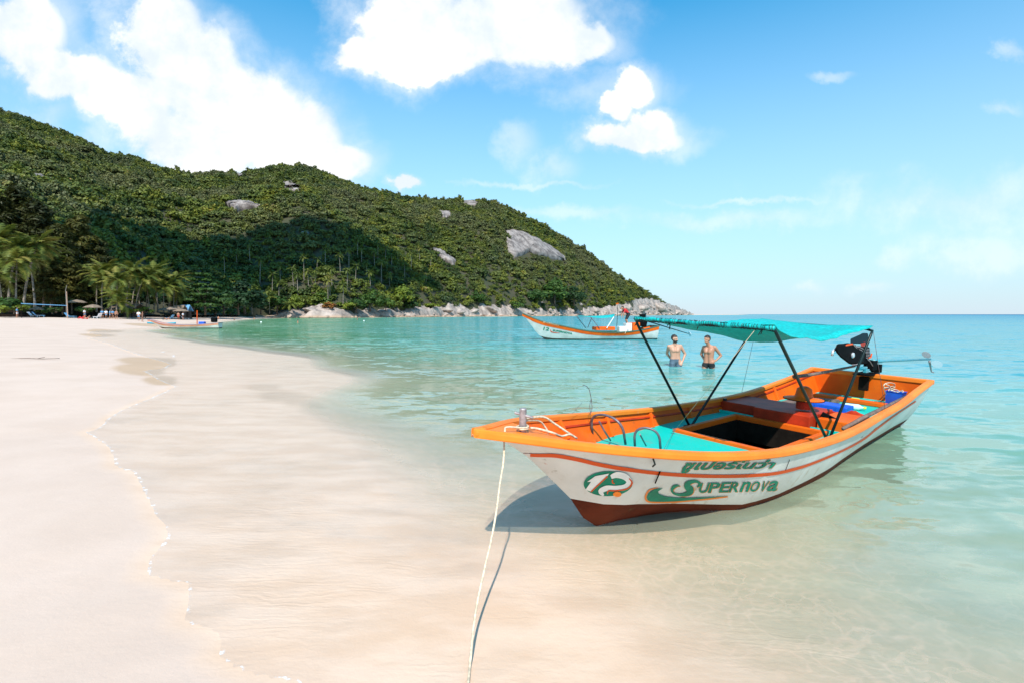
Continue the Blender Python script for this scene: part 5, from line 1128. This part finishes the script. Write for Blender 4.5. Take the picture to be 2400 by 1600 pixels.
r0 = lambda x, y: (x / 3.92, 420 + y / 3.92)
tip3 = atY(*r0(1355, 1290), 57.0); P3_ = Pose((tip3.x, tip3.y, 0), .10)
M_pink = simple('faded_salmon_paint', (.62, .27, .17), .6, var=.15, scale=2); M_rail3 = simple('faded_mauve_rail', (.30, .20, .22), .6)
L3 = P3_.loc(*r0(2005, 1318), 1, -.5).x
boat3, H3, BV3 = far_boat(P3_, L3, [r0(*p) for p in ((1355, 1290), (1400, 1302), (1450, 1318), (1530, 1330), (1620, 1336), (1750, 1336), (1880, 1330), (2005, 1318))],
    'faded salmon longtail boat drawn up at the far end of the beach', (M_hull2, M_dkbot, M_pink, M_rail3), stem_px=[r0(*p) for p in ((1375, 1305), (1420, 1330), (1460, 1352), (1480, 1366))], bmax=.7, wlb=.45)
MB().tube([P3_.loc(462, 765, 1, 0), P3_.loc(462, 728, 1, 0)], .05, 6).obj('mast', M_stripe, boat3); MB().box(P3_.loc(474, 757, 1, 0), (.6, .5, .3)).obj('blue_tarp', M_blue, boat3, bevel=.05)
e3 = MB().box(P3_.loc(502, 750, 1, 0), (.6, .5, .55)).obj('engine', M_black, boat3, bevel=.12)
t4 = gnd(512, 757); P4_ = Pose((t4.x, 75, 0), -.05); b = MB(); Lk = 4.3
b.grid([[Vector((Lk * i / 12, sd * .35 * math.sin(math.pi * min(.98, .02 + i / 12)) ** .6 * f_, .28 - .3 * (1 - f_) + .12 * abs(i / 6 - 1) ** 2)) for sd, f_ in ((1, 1), (1, .6), (0, 0), (-1, .6), (-1, 1))] for i in range(13)])
o = b.obj('kayak', simple('cyan_plastic', (.0, .30, .42), .4), None, smooth=True); o.matrix_world = P4_.M; tag(o, 'low cyan boat floating right of the salmon longtail', 'boat'); o.modifiers.new('t', 'SOLIDIFY').thickness = .04

# ------------------------------------------------------------------ people
def capsule(bm, a, b_, ra, rb, flat=1.0, fax=None):
    a, b_ = Vector(a), Vector(b_); d = b_ - a; L_ = max(d.length, 1e-4); q_ = d.to_track_quat('Z', 'Y').to_matrix(); V = []; n = 12; R_ = []
    for k in range(5): t = math.pi / 2 * (1 - k / 4); R_.append((ra * math.cos(t), -ra * math.sin(t)))
    for k in range(5): t = math.pi / 2 * k / 4; R_.append((rb * math.cos(t), L_ + rb * math.sin(t)))
    rows = []
    for r_, z in R_:
        row = []
        for k in range(n):
            an = 2 * math.pi * k / n; p = a + q_ @ Vector((r_ * math.cos(an), r_ * math.sin(an), z))
            if fax is not None: o_ = a + d * ((p - a).dot(d) / (L_ * L_)); w__ = p - o_; w__ -= fax * w__.dot(fax) * (1 - flat); p = o_ + w__
            row.append(bm.verts.new(p))
        rows.append(row)
    for i in range(len(rows) - 1):
        for k in range(n):
            try: bm.faces.new((rows[i][k], rows[i][(k + 1) % n], rows[i + 1][(k + 1) % n], rows[i + 1][k]))
            except Exception: pass
def ball(bm, c, r, s=(1, 1, 1), rot=None):
    M_ = Matrix.Translation(Vector(c)) @ (rot.to_4x4() if rot else Matrix.Identity(4)) @ Matrix.Diagonal((r * s[0], r * s[1], r * s[2], 1)); bmesh.ops.create_icosphere(bm, subdivisions=2, radius=1.0, matrix=M_)
def person(label, J, skin, wear, loc, rz=0.0, voxel=.014, scale=1.0, hair=True, group=None, face=(0, -1, 0), beard=False, fingers=True):
    """J: joint positions in metres, z up from the feet; one continuous body surface grown over it"""
    root = thing('person', label, 'person', loc, rz, group); root.scale = (scale,) * 3
    V_ = {k: Vector(v) for k, v in J.items()}; bm = bmesh.new(); fx_ = Vector(face).normalized(); sh = (V_['ls'] - V_['rs']); across = sh.normalized()
    up_ = (V_['neck'] - V_['pelvis']).normalized(); fwd = across.cross(up_).normalized()
    ch = V_['neck'].lerp(V_['pelvis'], .28); wa = V_['neck'].lerp(V_['pelvis'], .68); hw = sh.length * .5
    for sd, k in ((1, 'ls'), (-1, 'rs')):
        o_ = across * sd
        capsule(bm, ch + o_ * hw * .42, wa + o_ * hw * .34, .098, .082); capsule(bm, wa + o_ * hw * .34, V_['pelvis'] + o_ * .075, .082, .092)
        capsule(bm, V_['neck'] - up_ * .03, V_[k] - up_ * .005 + o_ * -.02, .052, .050); capsule(bm, ch + o_ * hw * .45 + fwd * .03, ch + o_ * hw * .35 + fwd * .05 - up_ * .04, .075, .07)
    for s_ in 'lr':
        capsule(bm, V_[s_ + 's'], V_[s_ + 'e'], .053, .040); capsule(bm, V_[s_ + 'e'], V_[s_ + 'w'], .041, .027)
        dr = (V_[s_ + 'w'] - V_[s_ + 'e']).normalized(); hd = V_.get(s_ + 'h', V_[s_ + 'w'] + dr * .09); hdv = (hd - V_[s_ + 'w']).normalized(); sdv = hdv.cross(fwd); sdv = sdv.normalized() if sdv.length > .1 else across
        capsule(bm, V_[s_ + 'w'], V_[s_ + 'w'] + hdv * .065, .026, .034, .55, sdv.cross(hdv))
        if fingers:
            for i in range(4):
                bs = V_[s_ + 'w'] + hdv * .07 + sdv * (i - 1.5) * .019; l_ = (.062, .074, .07, .055)[i]; md = bs + hdv * l_ * .55; capsule(bm, bs, md, .0095, .009); capsule(bm, md, md + (hdv - sdv.cross(hdv) * .4).normalized() * l_ * .5, .009, .008)
            capsule(bm, V_[s_ + 'w'] + hdv * .02 + sdv * .025, V_[s_ + 'w'] + hdv * .06 + sdv * .055, .012, .010)
        capsule(bm, V_[s_ + 'hip'], V_[s_ + 'k'], .086, .058); capsule(bm, V_[s_ + 'k'], V_[s_ + 'a'], .055, .036); capsule(bm, V_[s_ + 'a'] + Vector((0, 0, -.02)), V_[s_ + 'a'] + fx_.lerp(fwd, .7).normalized() * .15 + Vector((0, 0, -.04)), .036, .028)
    hd = V_['head']; capsule(bm, V_['neck'] - up_ * .02, hd - Vector((0, 0, .05)), .056, .052)
    rt = fx_.cross(Vector((0, 0, 1))).normalized(); R_ = Matrix((rt, -fx_ * 1.0, Vector((0, 0, 1)))).transposed()
    ball(bm, hd + Vector((0, 0, .025)) - fx_ * .012, .098, (.80, 1.0, .98), R_); ball(bm, hd + fx_ * .022 - Vector((0, 0, .055)), .066, (.80, .92, .95), R_)
    ball(bm, hd + fx_ * .098 - Vector((0, 0, .022)), .02, (.75, 1.0, 1.25), R_); ball(bm, hd + fx_ * .083 + Vector((0, 0, .022)), .024, (1.9, .6, .5), R_); ball(bm, hd + fx_ * .082 - Vector((0, 0, .065)), .018, (1.5, .7, .6), R_)
    for sd in (1, -1): ball(bm, hd + rt * .079 * sd - Vector((0, 0, .012)), .028, (.35, .7, 1.1), R_)
    me = bpy.data.meshes.new('body'); bm.to_mesh(me); bm.free(); tmp = bpy.data.objects.new('body', me); COL.objects.link(tmp)
    rm = tmp.modifiers.new('r', 'REMESH'); rm.mode = 'VOXEL'; rm.voxel_size = voxel; sm = tmp.modifiers.new('s', 'SMOOTH'); sm.factor = .5; sm.iterations = 2
    dg = bpy.context.evaluated_depsgraph_get(); dg.update(); me2 = bpy.data.meshes.new_from_object(tmp.evaluated_get(dg)); bpy.data.objects.remove(tmp); me2.name = 'body'
    me2.polygons.foreach_set('use_smooth', [True] * len(me2.polygons)); me2.materials.clear(); me2.materials.append(skin); body_ = bpy.data.objects.new('body', me2); link(body_, root)
    n_ = [v.normal.copy() for v in me2.vertices]; co_ = [v.co.copy() for v in me2.vertices]
    for wname, test, off, m_ in wear:
        fs = [p for p in me2.polygons if all(test(co_[i], V_) for i in p.vertices)]
        if not fs: continue
        ids = sorted({i for p in fs for i in p.vertices}); mp = {i: k for k, i in enumerate(ids)}
        b = MB(); b.add([co_[i] + n_[i] * off for i in ids], [tuple(mp[i] for i in p.vertices) for p in fs]); w_o = b.obj(wname, m_, root, smooth=True, recalc=False); w_o.modifiers.new('t', 'SOLIDIFY').thickness = .006
    if hair:
        fs = [p for p in me2.polygons if (p.center - hd).length < .17 and ((p.center - hd).z > .055 - .0 * 1 or ((p.center - hd).dot(fx_) < -.01 and (p.center - hd).z > -.05)) and (p.center - hd).dot(fx_) < .062 + max(0, (p.center - hd).z - .09)]
        ids = sorted({i for p in fs for i in p.vertices}); mp = {i: k for k, i in enumerate(ids)}
        MB().add([co_[i] + n_[i] * .012 for i in ids], [tuple(mp[i] for i in p.vertices) for p in fs]).obj('hair', M_hair, root, smooth=True, recalc=False).modifiers.new('t', 'SOLIDIFY').thickness = .012
    if beard:
        fs = [p for p in me2.polygons if (p.center - hd).length < .15 and -.125 < (p.center - hd).z < -.045 and (p.center - hd).dot(fx_) > .0]
        ids = sorted({i for p in fs for i in p.vertices}); mp = {i: k for k, i in enumerate(ids)}
        MB().add([co_[i] + n_[i] * .006 for i in ids], [tuple(mp[i] for i in p.vertices) for p in fs]).obj('beard', M_hair, root, smooth=True, recalc=False)
    return root
def trunks(zhi, zlo): return lambda c, V: V['pelvis'].z + zlo < c.z < V['pelvis'].z + zhi and abs(c.x - V['pelvis'].x) < .26 and (c - V['lw']).length > .13 and (c - V['rw']).length > .13
# man with beard, facing the camera, looking towards the other man
wz0 = -.83
c1 = gnd(1583, 858)
J1 = dict(pelvis=(0, 0, .97), neck=(-.03, .0, 1.50), head=(-.045, -.03, 1.655), ls=(.145, .0, 1.44), rs=(-.20, .03, 1.43), le=(.30, .04, 1.20), lw=(.19, -.06, .985), lh=(.14, -.10, .90), re=(-.20, .20, 1.20), rw=(-.06, .22, 1.02),
          lhip=(.09, 0, .93), rhip=(-.09, 0, .93), lk=(.11, -.06, .50), rk=(-.11, -.01, .50), la=(.12, -.02, .08), ra=(-.12, .04, .08))
person('bearded man in slate-blue swim trunks standing thigh-deep with one hand on his hip', J1, M_skin2, [('swim_trunks', trunks(.09, -.20), .009, M_shorts)], (c1.x, c1.y, wz0), 0, face=(.62, -.78, -.1), beard=True)
c2 = gnd(1661, 862)
J2 = dict(pelvis=(.0, 0, .96), neck=(-.01, .0, 1.50), head=(-.075, -.03, 1.66), ls=(.125, -.09, 1.44), rs=(-.10, .14, 1.43), le=(.34, -.02, 1.20), lw=(.17, -.08, 1.05), lh=(.10, -.12, 1.04), re=(-.12, .28, 1.22), rw=(-.10, .08, 1.06),
          lhip=(.07, -.04, .92), rhip=(-.08, .06, .92), lk=(.08, -.06, .48), rk=(-.14, .06, .50), la=(.10, .0, .08), ra=(-.12, .12, .08))
person('man in black swim briefs standing thigh-deep with his hand on his hip, turned left', J2, M_skin, [('swim_briefs', lambda c, V: V['pelvis'].z - .14 < c.z < V['pelvis'].z + .03 and abs(c.x) < .26 and (c - V['lw']).length > .10 and c.z > V['pelvis'].z - .12 - .0 + abs(abs(c.x) - .0) * .5 - .04, .009, M_blackcloth)], (c2.x, c2.y, wz0), 0, face=(-.86, -.5, -.05))
# crew member on the middle boat, bending forward
pw = P2_.world(L5(1755, 470, .0)); 
J3 = dict(pelvis=(.12, 0, .86), neck=(-.20, -.02, 1.20), head=(-.34, -.04, 1.28), ls=(-.16, -.17, 1.16), rs=(-.16, .16, 1.17), le=(-.27, -.18, .90), lw=(-.30, -.16, .66), re=(-.27, .18, .92), rw=(-.32, .14, .68),
          lhip=(.12, -.09, .84), rhip=(.12, .09, .84), lk=(-.06, -.11, .48), rk=(-.02, .11, .46), la=(.10, -.11, .08), ra=(.12, .11, .08))
person('person in red shirt and black shorts bending forward on the stern of the middle boat', J3, M_skin, [('shirt', lambda c, V: c.z > .93 and c.x > -.27 and c.x < .2 and not (c - V['head']).length < .14, .012, M_redcloth), ('shorts', lambda c, V: .50 < c.z < .96 and c.x > -.15 and (c - V['lw']).length > .14 and (c - V['rw']).length > .14, .012, M_blackcloth)], (pw.x, pw.y, pw.z - .1), yaw2, voxel=.02, face=(-.9, -.1, -.35), scale=.92)
# small figures on the far beach
JS = dict(pelvis=(0, 0, .93), neck=(0, 0, 1.46), head=(0, -.02, 1.61), ls=(.19, 0, 1.40), rs=(-.19, 0, 1.40), le=(.25, .02, 1.13), lw=(.24, -.05, .90), re=(-.25, .02, 1.13), rw=(-.24, -.05, .90), lhip=(.09, 0, .90), rhip=(-.09, 0, .90), lk=(.11, -.03, .48), rk=(-.10, .05, .48), la=(.12, .02, .08), ra=(-.12, .12, .08))
JL = dict(pelvis=(0, 0, .12), neck=(.35, 0, .42), head=(.45, 0, .55), ls=(.33, -.17, .38), rs=(.33, .17, .38), le=(.48, -.22, .2), lw=(.55, -.2, .05), re=(.48, .22, .2), rw=(.55, .2, .05), lhip=(-.03, -.09, .12), rhip=(-.03, .09, .12), lk=(-.35, -.1, .38), rk=(-.42, .1, .16), la=(-.62, -.1, .08), ra=(-.82, .1, .07))
def shirt(c, V): return V['pelvis'].z + .02 < c.z < V['neck'].z and (c - V['lw']).length > .25 and (c - V['rw']).length > .25
def shortz(c, V): return V['pelvis'].z - .25 < c.z < V['pelvis'].z + .06 and (c - V['lw']).length > .12 and (c - V['rw']).length > .12
beach = [(326, 741, 88, JS, M_whitecloth, M_bluecloth, 'person in a white shirt walking on the sand above the salmon boat', .3), (335, 744, 84, JS, None, M_blackcloth, 'bather in dark trunks walking to the water above the salmon boat', 2.0),
         (241, 737, 96, JS, M_bluecloth, M_blackcloth, 'leftmost of the people in blue by the young palm', 1), (250, 737, 97, JS, M_whitecloth, M_bluecloth, 'person in a pale top among the people by the young palm', .2), (259, 737, 97, JS, M_bluecloth, M_bluecloth, 'third of the people standing by the young palm', 2.4), (266, 737, 96, JS, M_bluecloth, M_blackcloth, 'person in blue next to the sunburnt one', 1.2),
         (274, 739, 94, JS, None, M_blackcloth, 'sunburnt person under the young palm', .8), (194, 739, 90, JL, M_redcloth, M_redcloth, 'sunbather in orange sitting right of the volleyball pole', 0), (205, 740, 88, JL, None, M_redcloth, 'sunbather lying beside the one in orange', 0), (200, 735, 97, JS, M_whitecloth, M_bluecloth, 'person in white standing behind the sunbathers', 1.5),
         (419, 741, 112, JS, None, M_redcloth, 'person left of the right-hand parasol', .5), (430, 741, 112, JS, M_whitecloth, M_blackcloth, 'person in white right of the thatched parasols', 1.5), (392, 742, 108, JL, None, M_blackcloth, 'bather lying in front of the thatched parasols', .2), (42, 733, 84, JS, M_bluecloth, M_whitecloth, 'person in pale blue by the low wall at the left', 2)]
def ground_pt(px, D_): 
    x = (px - 1200) / F * D_; return Vector((x, D_, float(sand_z(np.array([x]), np.array([D_]))[0])))
for px, py, D_, JJ, top, bot, lab, rz in beach:
    g_ = ground_pt(px, D_); wr_ = ([('shirt', shirt, .015, top)] if top else []) + [('shorts', shortz, .015, bot)]
    person(lab, JJ, M_skin, wr_, g_, rz, voxel=.035, group='people on the far beach', fingers=False)
for px, py, lab in ((698, 757, 'swimmer alone in the water below the lone palms'), (838, 750, 'swimmer on the right near the pinkish rocks'), (549, 751, 'wader right of the cyan boat'), (512, 750, 'person standing at the stern of the salmon boat'), (596, 748, 'swimmer close to the beach end')):
    g_ = gnd(px, py); person(lab, JS, M_skin, [('trunks', shortz, .015, M_blackcloth)], (g_.x, g_.y, -1.1 if px != 512 else -.6), prng.uniform(0, 6), voxel=.035, group='swimmers in the bay', fingers=False)
for px, py, lab in ((612, 756, 'white float buoy left of the lone swimmer'), (853, 753, 'white float buoy beside the right-hand swimmer')):
    g_ = gnd(px, py); o = MB().lathe([(0, -.1), (.12, -.05), (.17, .06), (.13, .16), (.04, .2), (.03, .27), (0, .27)], (0, 0, 0), 12).obj('buoy', M_white, None, smooth=True); o.location = (g_.x, g_.y, 0); tag(o, lab, 'buoy', 'white buoys')

# ------------------------------------------------------------------ things at the back of the beach
g1 = ground_pt(160, 88); h = (737 - 684) / F * 88 + CAMH - g1.z
vn = thing('volleyball_net', 'volleyball net with a blue top band and tall pole on the sand', 'net', g1)
MB().tube([(0, 0, -.3), (0, 0, h)], [.07, .05], 8).obj('pole', simple('rusty_pole', (.42, .26, .18), .7, var=.3), vn)
g2 = ground_pt(52, 84); d_ = g2 - g1; t0 = Vector((0, 0, (737 - 716) / F * 88 + CAMH - g1.z)); t1 = d_ + Vector((0, 0, (737 - 711) / F * 84 + CAMH - g2.z))
MB().tube([d_ + Vector((0, 0, -.3)), d_ + Vector((0, 0, 2.3))], .05, 6).obj('pole', M_dark, vn)
MB().grid([[t0, t0.lerp(t1, .5), t1], [t0 - Vector((0, 0, .10)), t0.lerp(t1, .5) - Vector((0, 0, .13)), t1 - Vector((0, 0, .12))]]).obj('top_band', M_bluecloth, vn).modifiers.new('t', 'SOLIDIFY').thickness = .02
b = MB()
for k in range(26): p = t0.lerp(t1, k / 25); b.tube([p, p - Vector((0, 0, .9))], .006, 3, cap=False)
for k in range(1, 6): b.tube([t0 - Vector((0, 0, .18 * k)), t1 - Vector((0, 0, .18 * k))], .006, 3, cap=False)
b.obj('mesh', M_dark, vn)
g_ = ground_pt(157, 94); st = MB().tube([(0, 0, 0), (.1, 0, 3), (.05, 0, 5.0), (.35, 0, 6.0)], [.07, .06, .05, .03], 6).obj('dead_trunk', simple('pale_deadwood', (.2, .18, .16), .9), None); st.location = g_; tag(st, 'pale bare trunk standing behind the volleyball pole', 'trunk')
def parasol(px, D_, lab, w_=2.6, hh=2.5, tilt=0):
    g_ = ground_pt(px, D_); o = thing('thatched_parasol', lab, 'parasol', g_, 0, 'thatched parasols on the beach')
    MB().tube([(0, 0, 0), (0, 0, hh - .2)], .06, 6).obj('post', M_dark, o)
    b = MB(); n = 22; V = [(0, 0, hh)]; r_ = random.Random(px)
    for rr, zz in ((.5, -.18), (.85, -.42), (1.0, -.62)):
        V += [(math.cos(k * 6.283 / n) * rr * w_ / 2 * r_.uniform(.95, 1.05), math.sin(k * 6.283 / n) * rr * w_ / 2 * r_.uniform(.95, 1.05), hh + zz + r_.uniform(-.06, .04)) for k in range(n)]
    Fc = [(0, 1 + k, 1 + (k + 1) % n) for k in range(n)]
    for j in range(2): Fc += [(1 + j * n + k, 1 + (j + 1) * n + k, 1 + (j + 1) * n + (k + 1) % n, 1 + j * n + (k + 1) % n) for k in range(n)]
    b.add(V, Fc); b.obj('thatch_roof', M_thatch, o, smooth=False); return o
parasol(386, 118, 'leftmost of the three small thatched parasols', 3.0); parasol(402, 116, 'middle one of the three small thatched parasols', 3.4, 2.8); parasol(425, 116, 'rightmost of the three small thatched parasols', 3.2, 2.5)
parasol(220, 98, 'wide thatched shelter roof beside the palm clump', 3.0, 2.7); parasol(183, 100, 'pale frayed thatched shelter right of the volleyball pole', 3.2, 3.6); parasol(88, 94, 'brown thatched parasol behind the net', 2.4, 2.0)
def hut(px, D_, w_, hh, mroof, lab):
    g_ = ground_pt(px, D_); o = thing('beach_hut', lab, 'hut', g_)
    for sx in (-1, 1):
        for sy in (-1, 1): MB().tube([(sx * w_ * .42, sy * w_ * .35, -.2), (sx * w_ * .42, sy * w_ * .35, hh * .6)], .07, 6).obj('post', M_dark, o)
    MB().box((0, w_ * .35, hh * .3), (w_ * .84, .08, hh * .55)).obj('back_wall', M_wood, o)
    for sd in (-1, 1):
        b = MB(); b.grid([[Vector((-w_ / 2, 0, hh)), Vector((w_ / 2, 0, hh))], [Vector((-w_ / 2 - .1, sd * w_ * .5, hh * .58)), Vector((w_ / 2 + .1, sd * w_ * .5, hh * .58))]]); b.obj('roof_panel', mroof, o).modifiers.new('t', 'SOLIDIFY').thickness = .12
    return o
hut(437, 124, 2.2, 3.4, M_bluecloth, 'small hut with a bright blue sheet roof behind the parasols'); hut(422, 122, 2.6, 3.2, M_thatch, 'brown thatched hut left of the blue-roofed one'); hut(300, 116, 6.0, 3.0, M_thatch, 'dark open hut in the shade under the palm clump')
def chair(px, D_, lab, m_, rz=0):
    g_ = ground_pt(px, D_); o = thing('beach_lounger', lab, 'lounger', g_, rz, 'loungers on the beach')
    MB().box((0, 0, .35), (1.2, .6, .06)).obj('seat', m_, o); MB().box((-.85, 0, .65), (.8, .6, .06), Euler((0, .9, 0)).to_matrix()).obj('backrest', m_, o)
    for sx in (-.5, .5):
        for sy in (-.25, .25): MB().box((sx, sy, .17), (.05, .05, .34)).obj('leg', m_, o)
for a in ((84, 90, 'pale lounger left of the other under the net', M_whitecloth, .2), (96, 91, 'pale blue lounger right of the first under the net', M_bluecloth, .5), (170, 92, 'blue lounger right of the volleyball pole', M_bluecloth, .1), (228, 95, 'white lounger behind the sunbathers', M_whitecloth, 2.8), (437, 117, 'lounger by the rightmost parasol', M_whitecloth, .4), (398, 114, 'blue lounger under the middle parasol', M_bluecloth, 2.9)): chair(*a)
w0, w1 = ground_pt(-160, 90), ground_pt(150, 97); b = MB(); b.grid([[w0 + Vector((0, 0, -.3)), w1 + Vector((0, 0, -.3))], [w0 + Vector((0, 0, .55)), w1 + Vector((0, 0, .45))], [w0 + Vector((0, .5, .55)), w1 + Vector((0, .5, .45))]]); o = b.obj('low_wall', M_dark, None); o.modifiers.new('t', 'SOLIDIFY').thickness = .05; tag(o, 'low dark wall along the back of the sand at the left', 'wall')
w0, w1 = ground_pt(280, 106), ground_pt(520, 150)
# driftwood and leaves on the sand
g_ = gnd(78, 841, .35); tw = MB().tube([(-.7, 0, 0), (-.2, .05, .01), (.3, -.03, .0), (.8, .02, .01)], .012, 4).tube([(.1, 0, 0), (.25, .12, .04)], .01, 4).obj('driftwood_twig', M_wood, None)
gx_ = gnd(78, 841, .3); zz_ = float(sand_z(np.array([gx_.x]), np.array([gx_.y]))[0]); gx_ = gnd(78, 841, zz_); tw.location = (gx_.x, gx_.y, zz_ + .015); tag(tw, 'thin twig lying on the empty sand at the left', 'twig')

# ------------------------------------------------------------------ the cloud whose shade lies on the hill
bm = bmesh.new()
ctr_c = hill_at(560, 592)[1] - SUN_DIR * 600
crng = random.Random(4)
for cpx_, cpy_, r_ in ((255, 612, 15), (310, 605, 20), (380, 603, 23), (450, 603, 24), (530, 604, 25), (610, 592, 26), (690, 572, 28), (760, 560, 29), (825, 572, 30), (880, 594, 28), (925, 618, 22), (960, 640, 14),
                       (330, 645, 16), (420, 645, 18), (510, 642, 20), (600, 632, 22), (690, 620, 24), (780, 610, 24), (850, 630, 20)):
    ball(bm, hill_at(cpx_, cpy_)[1] - SUN_DIR * (600 + crng.uniform(-6, 6)), r_, (1.25, .85, .6))
me = bpy.data.meshes.new('cloud'); bm.to_mesh(me); bm.free(); o = bpy.data.objects.new('cloud', me); link(o)
rm = o.modifiers.new('r', 'REMESH'); rm.mode = 'VOXEL'; rm.voxel_size = 5.0
tx = bpy.data.textures.new('cloud_lumps', 'CLOUDS'); tx.noise_scale = 16; tx.noise_depth = 3; dm = o.modifiers.new('d', 'DISPLACE'); dm.texture = tx; dm.strength = 15; dm.mid_level = .5; dm.texture_coords = 'GLOBAL'
me.materials.append(simple('cloud_white', (.85, .87, .9), 1.0, spec=0.0)); tag(o, kind='structure')
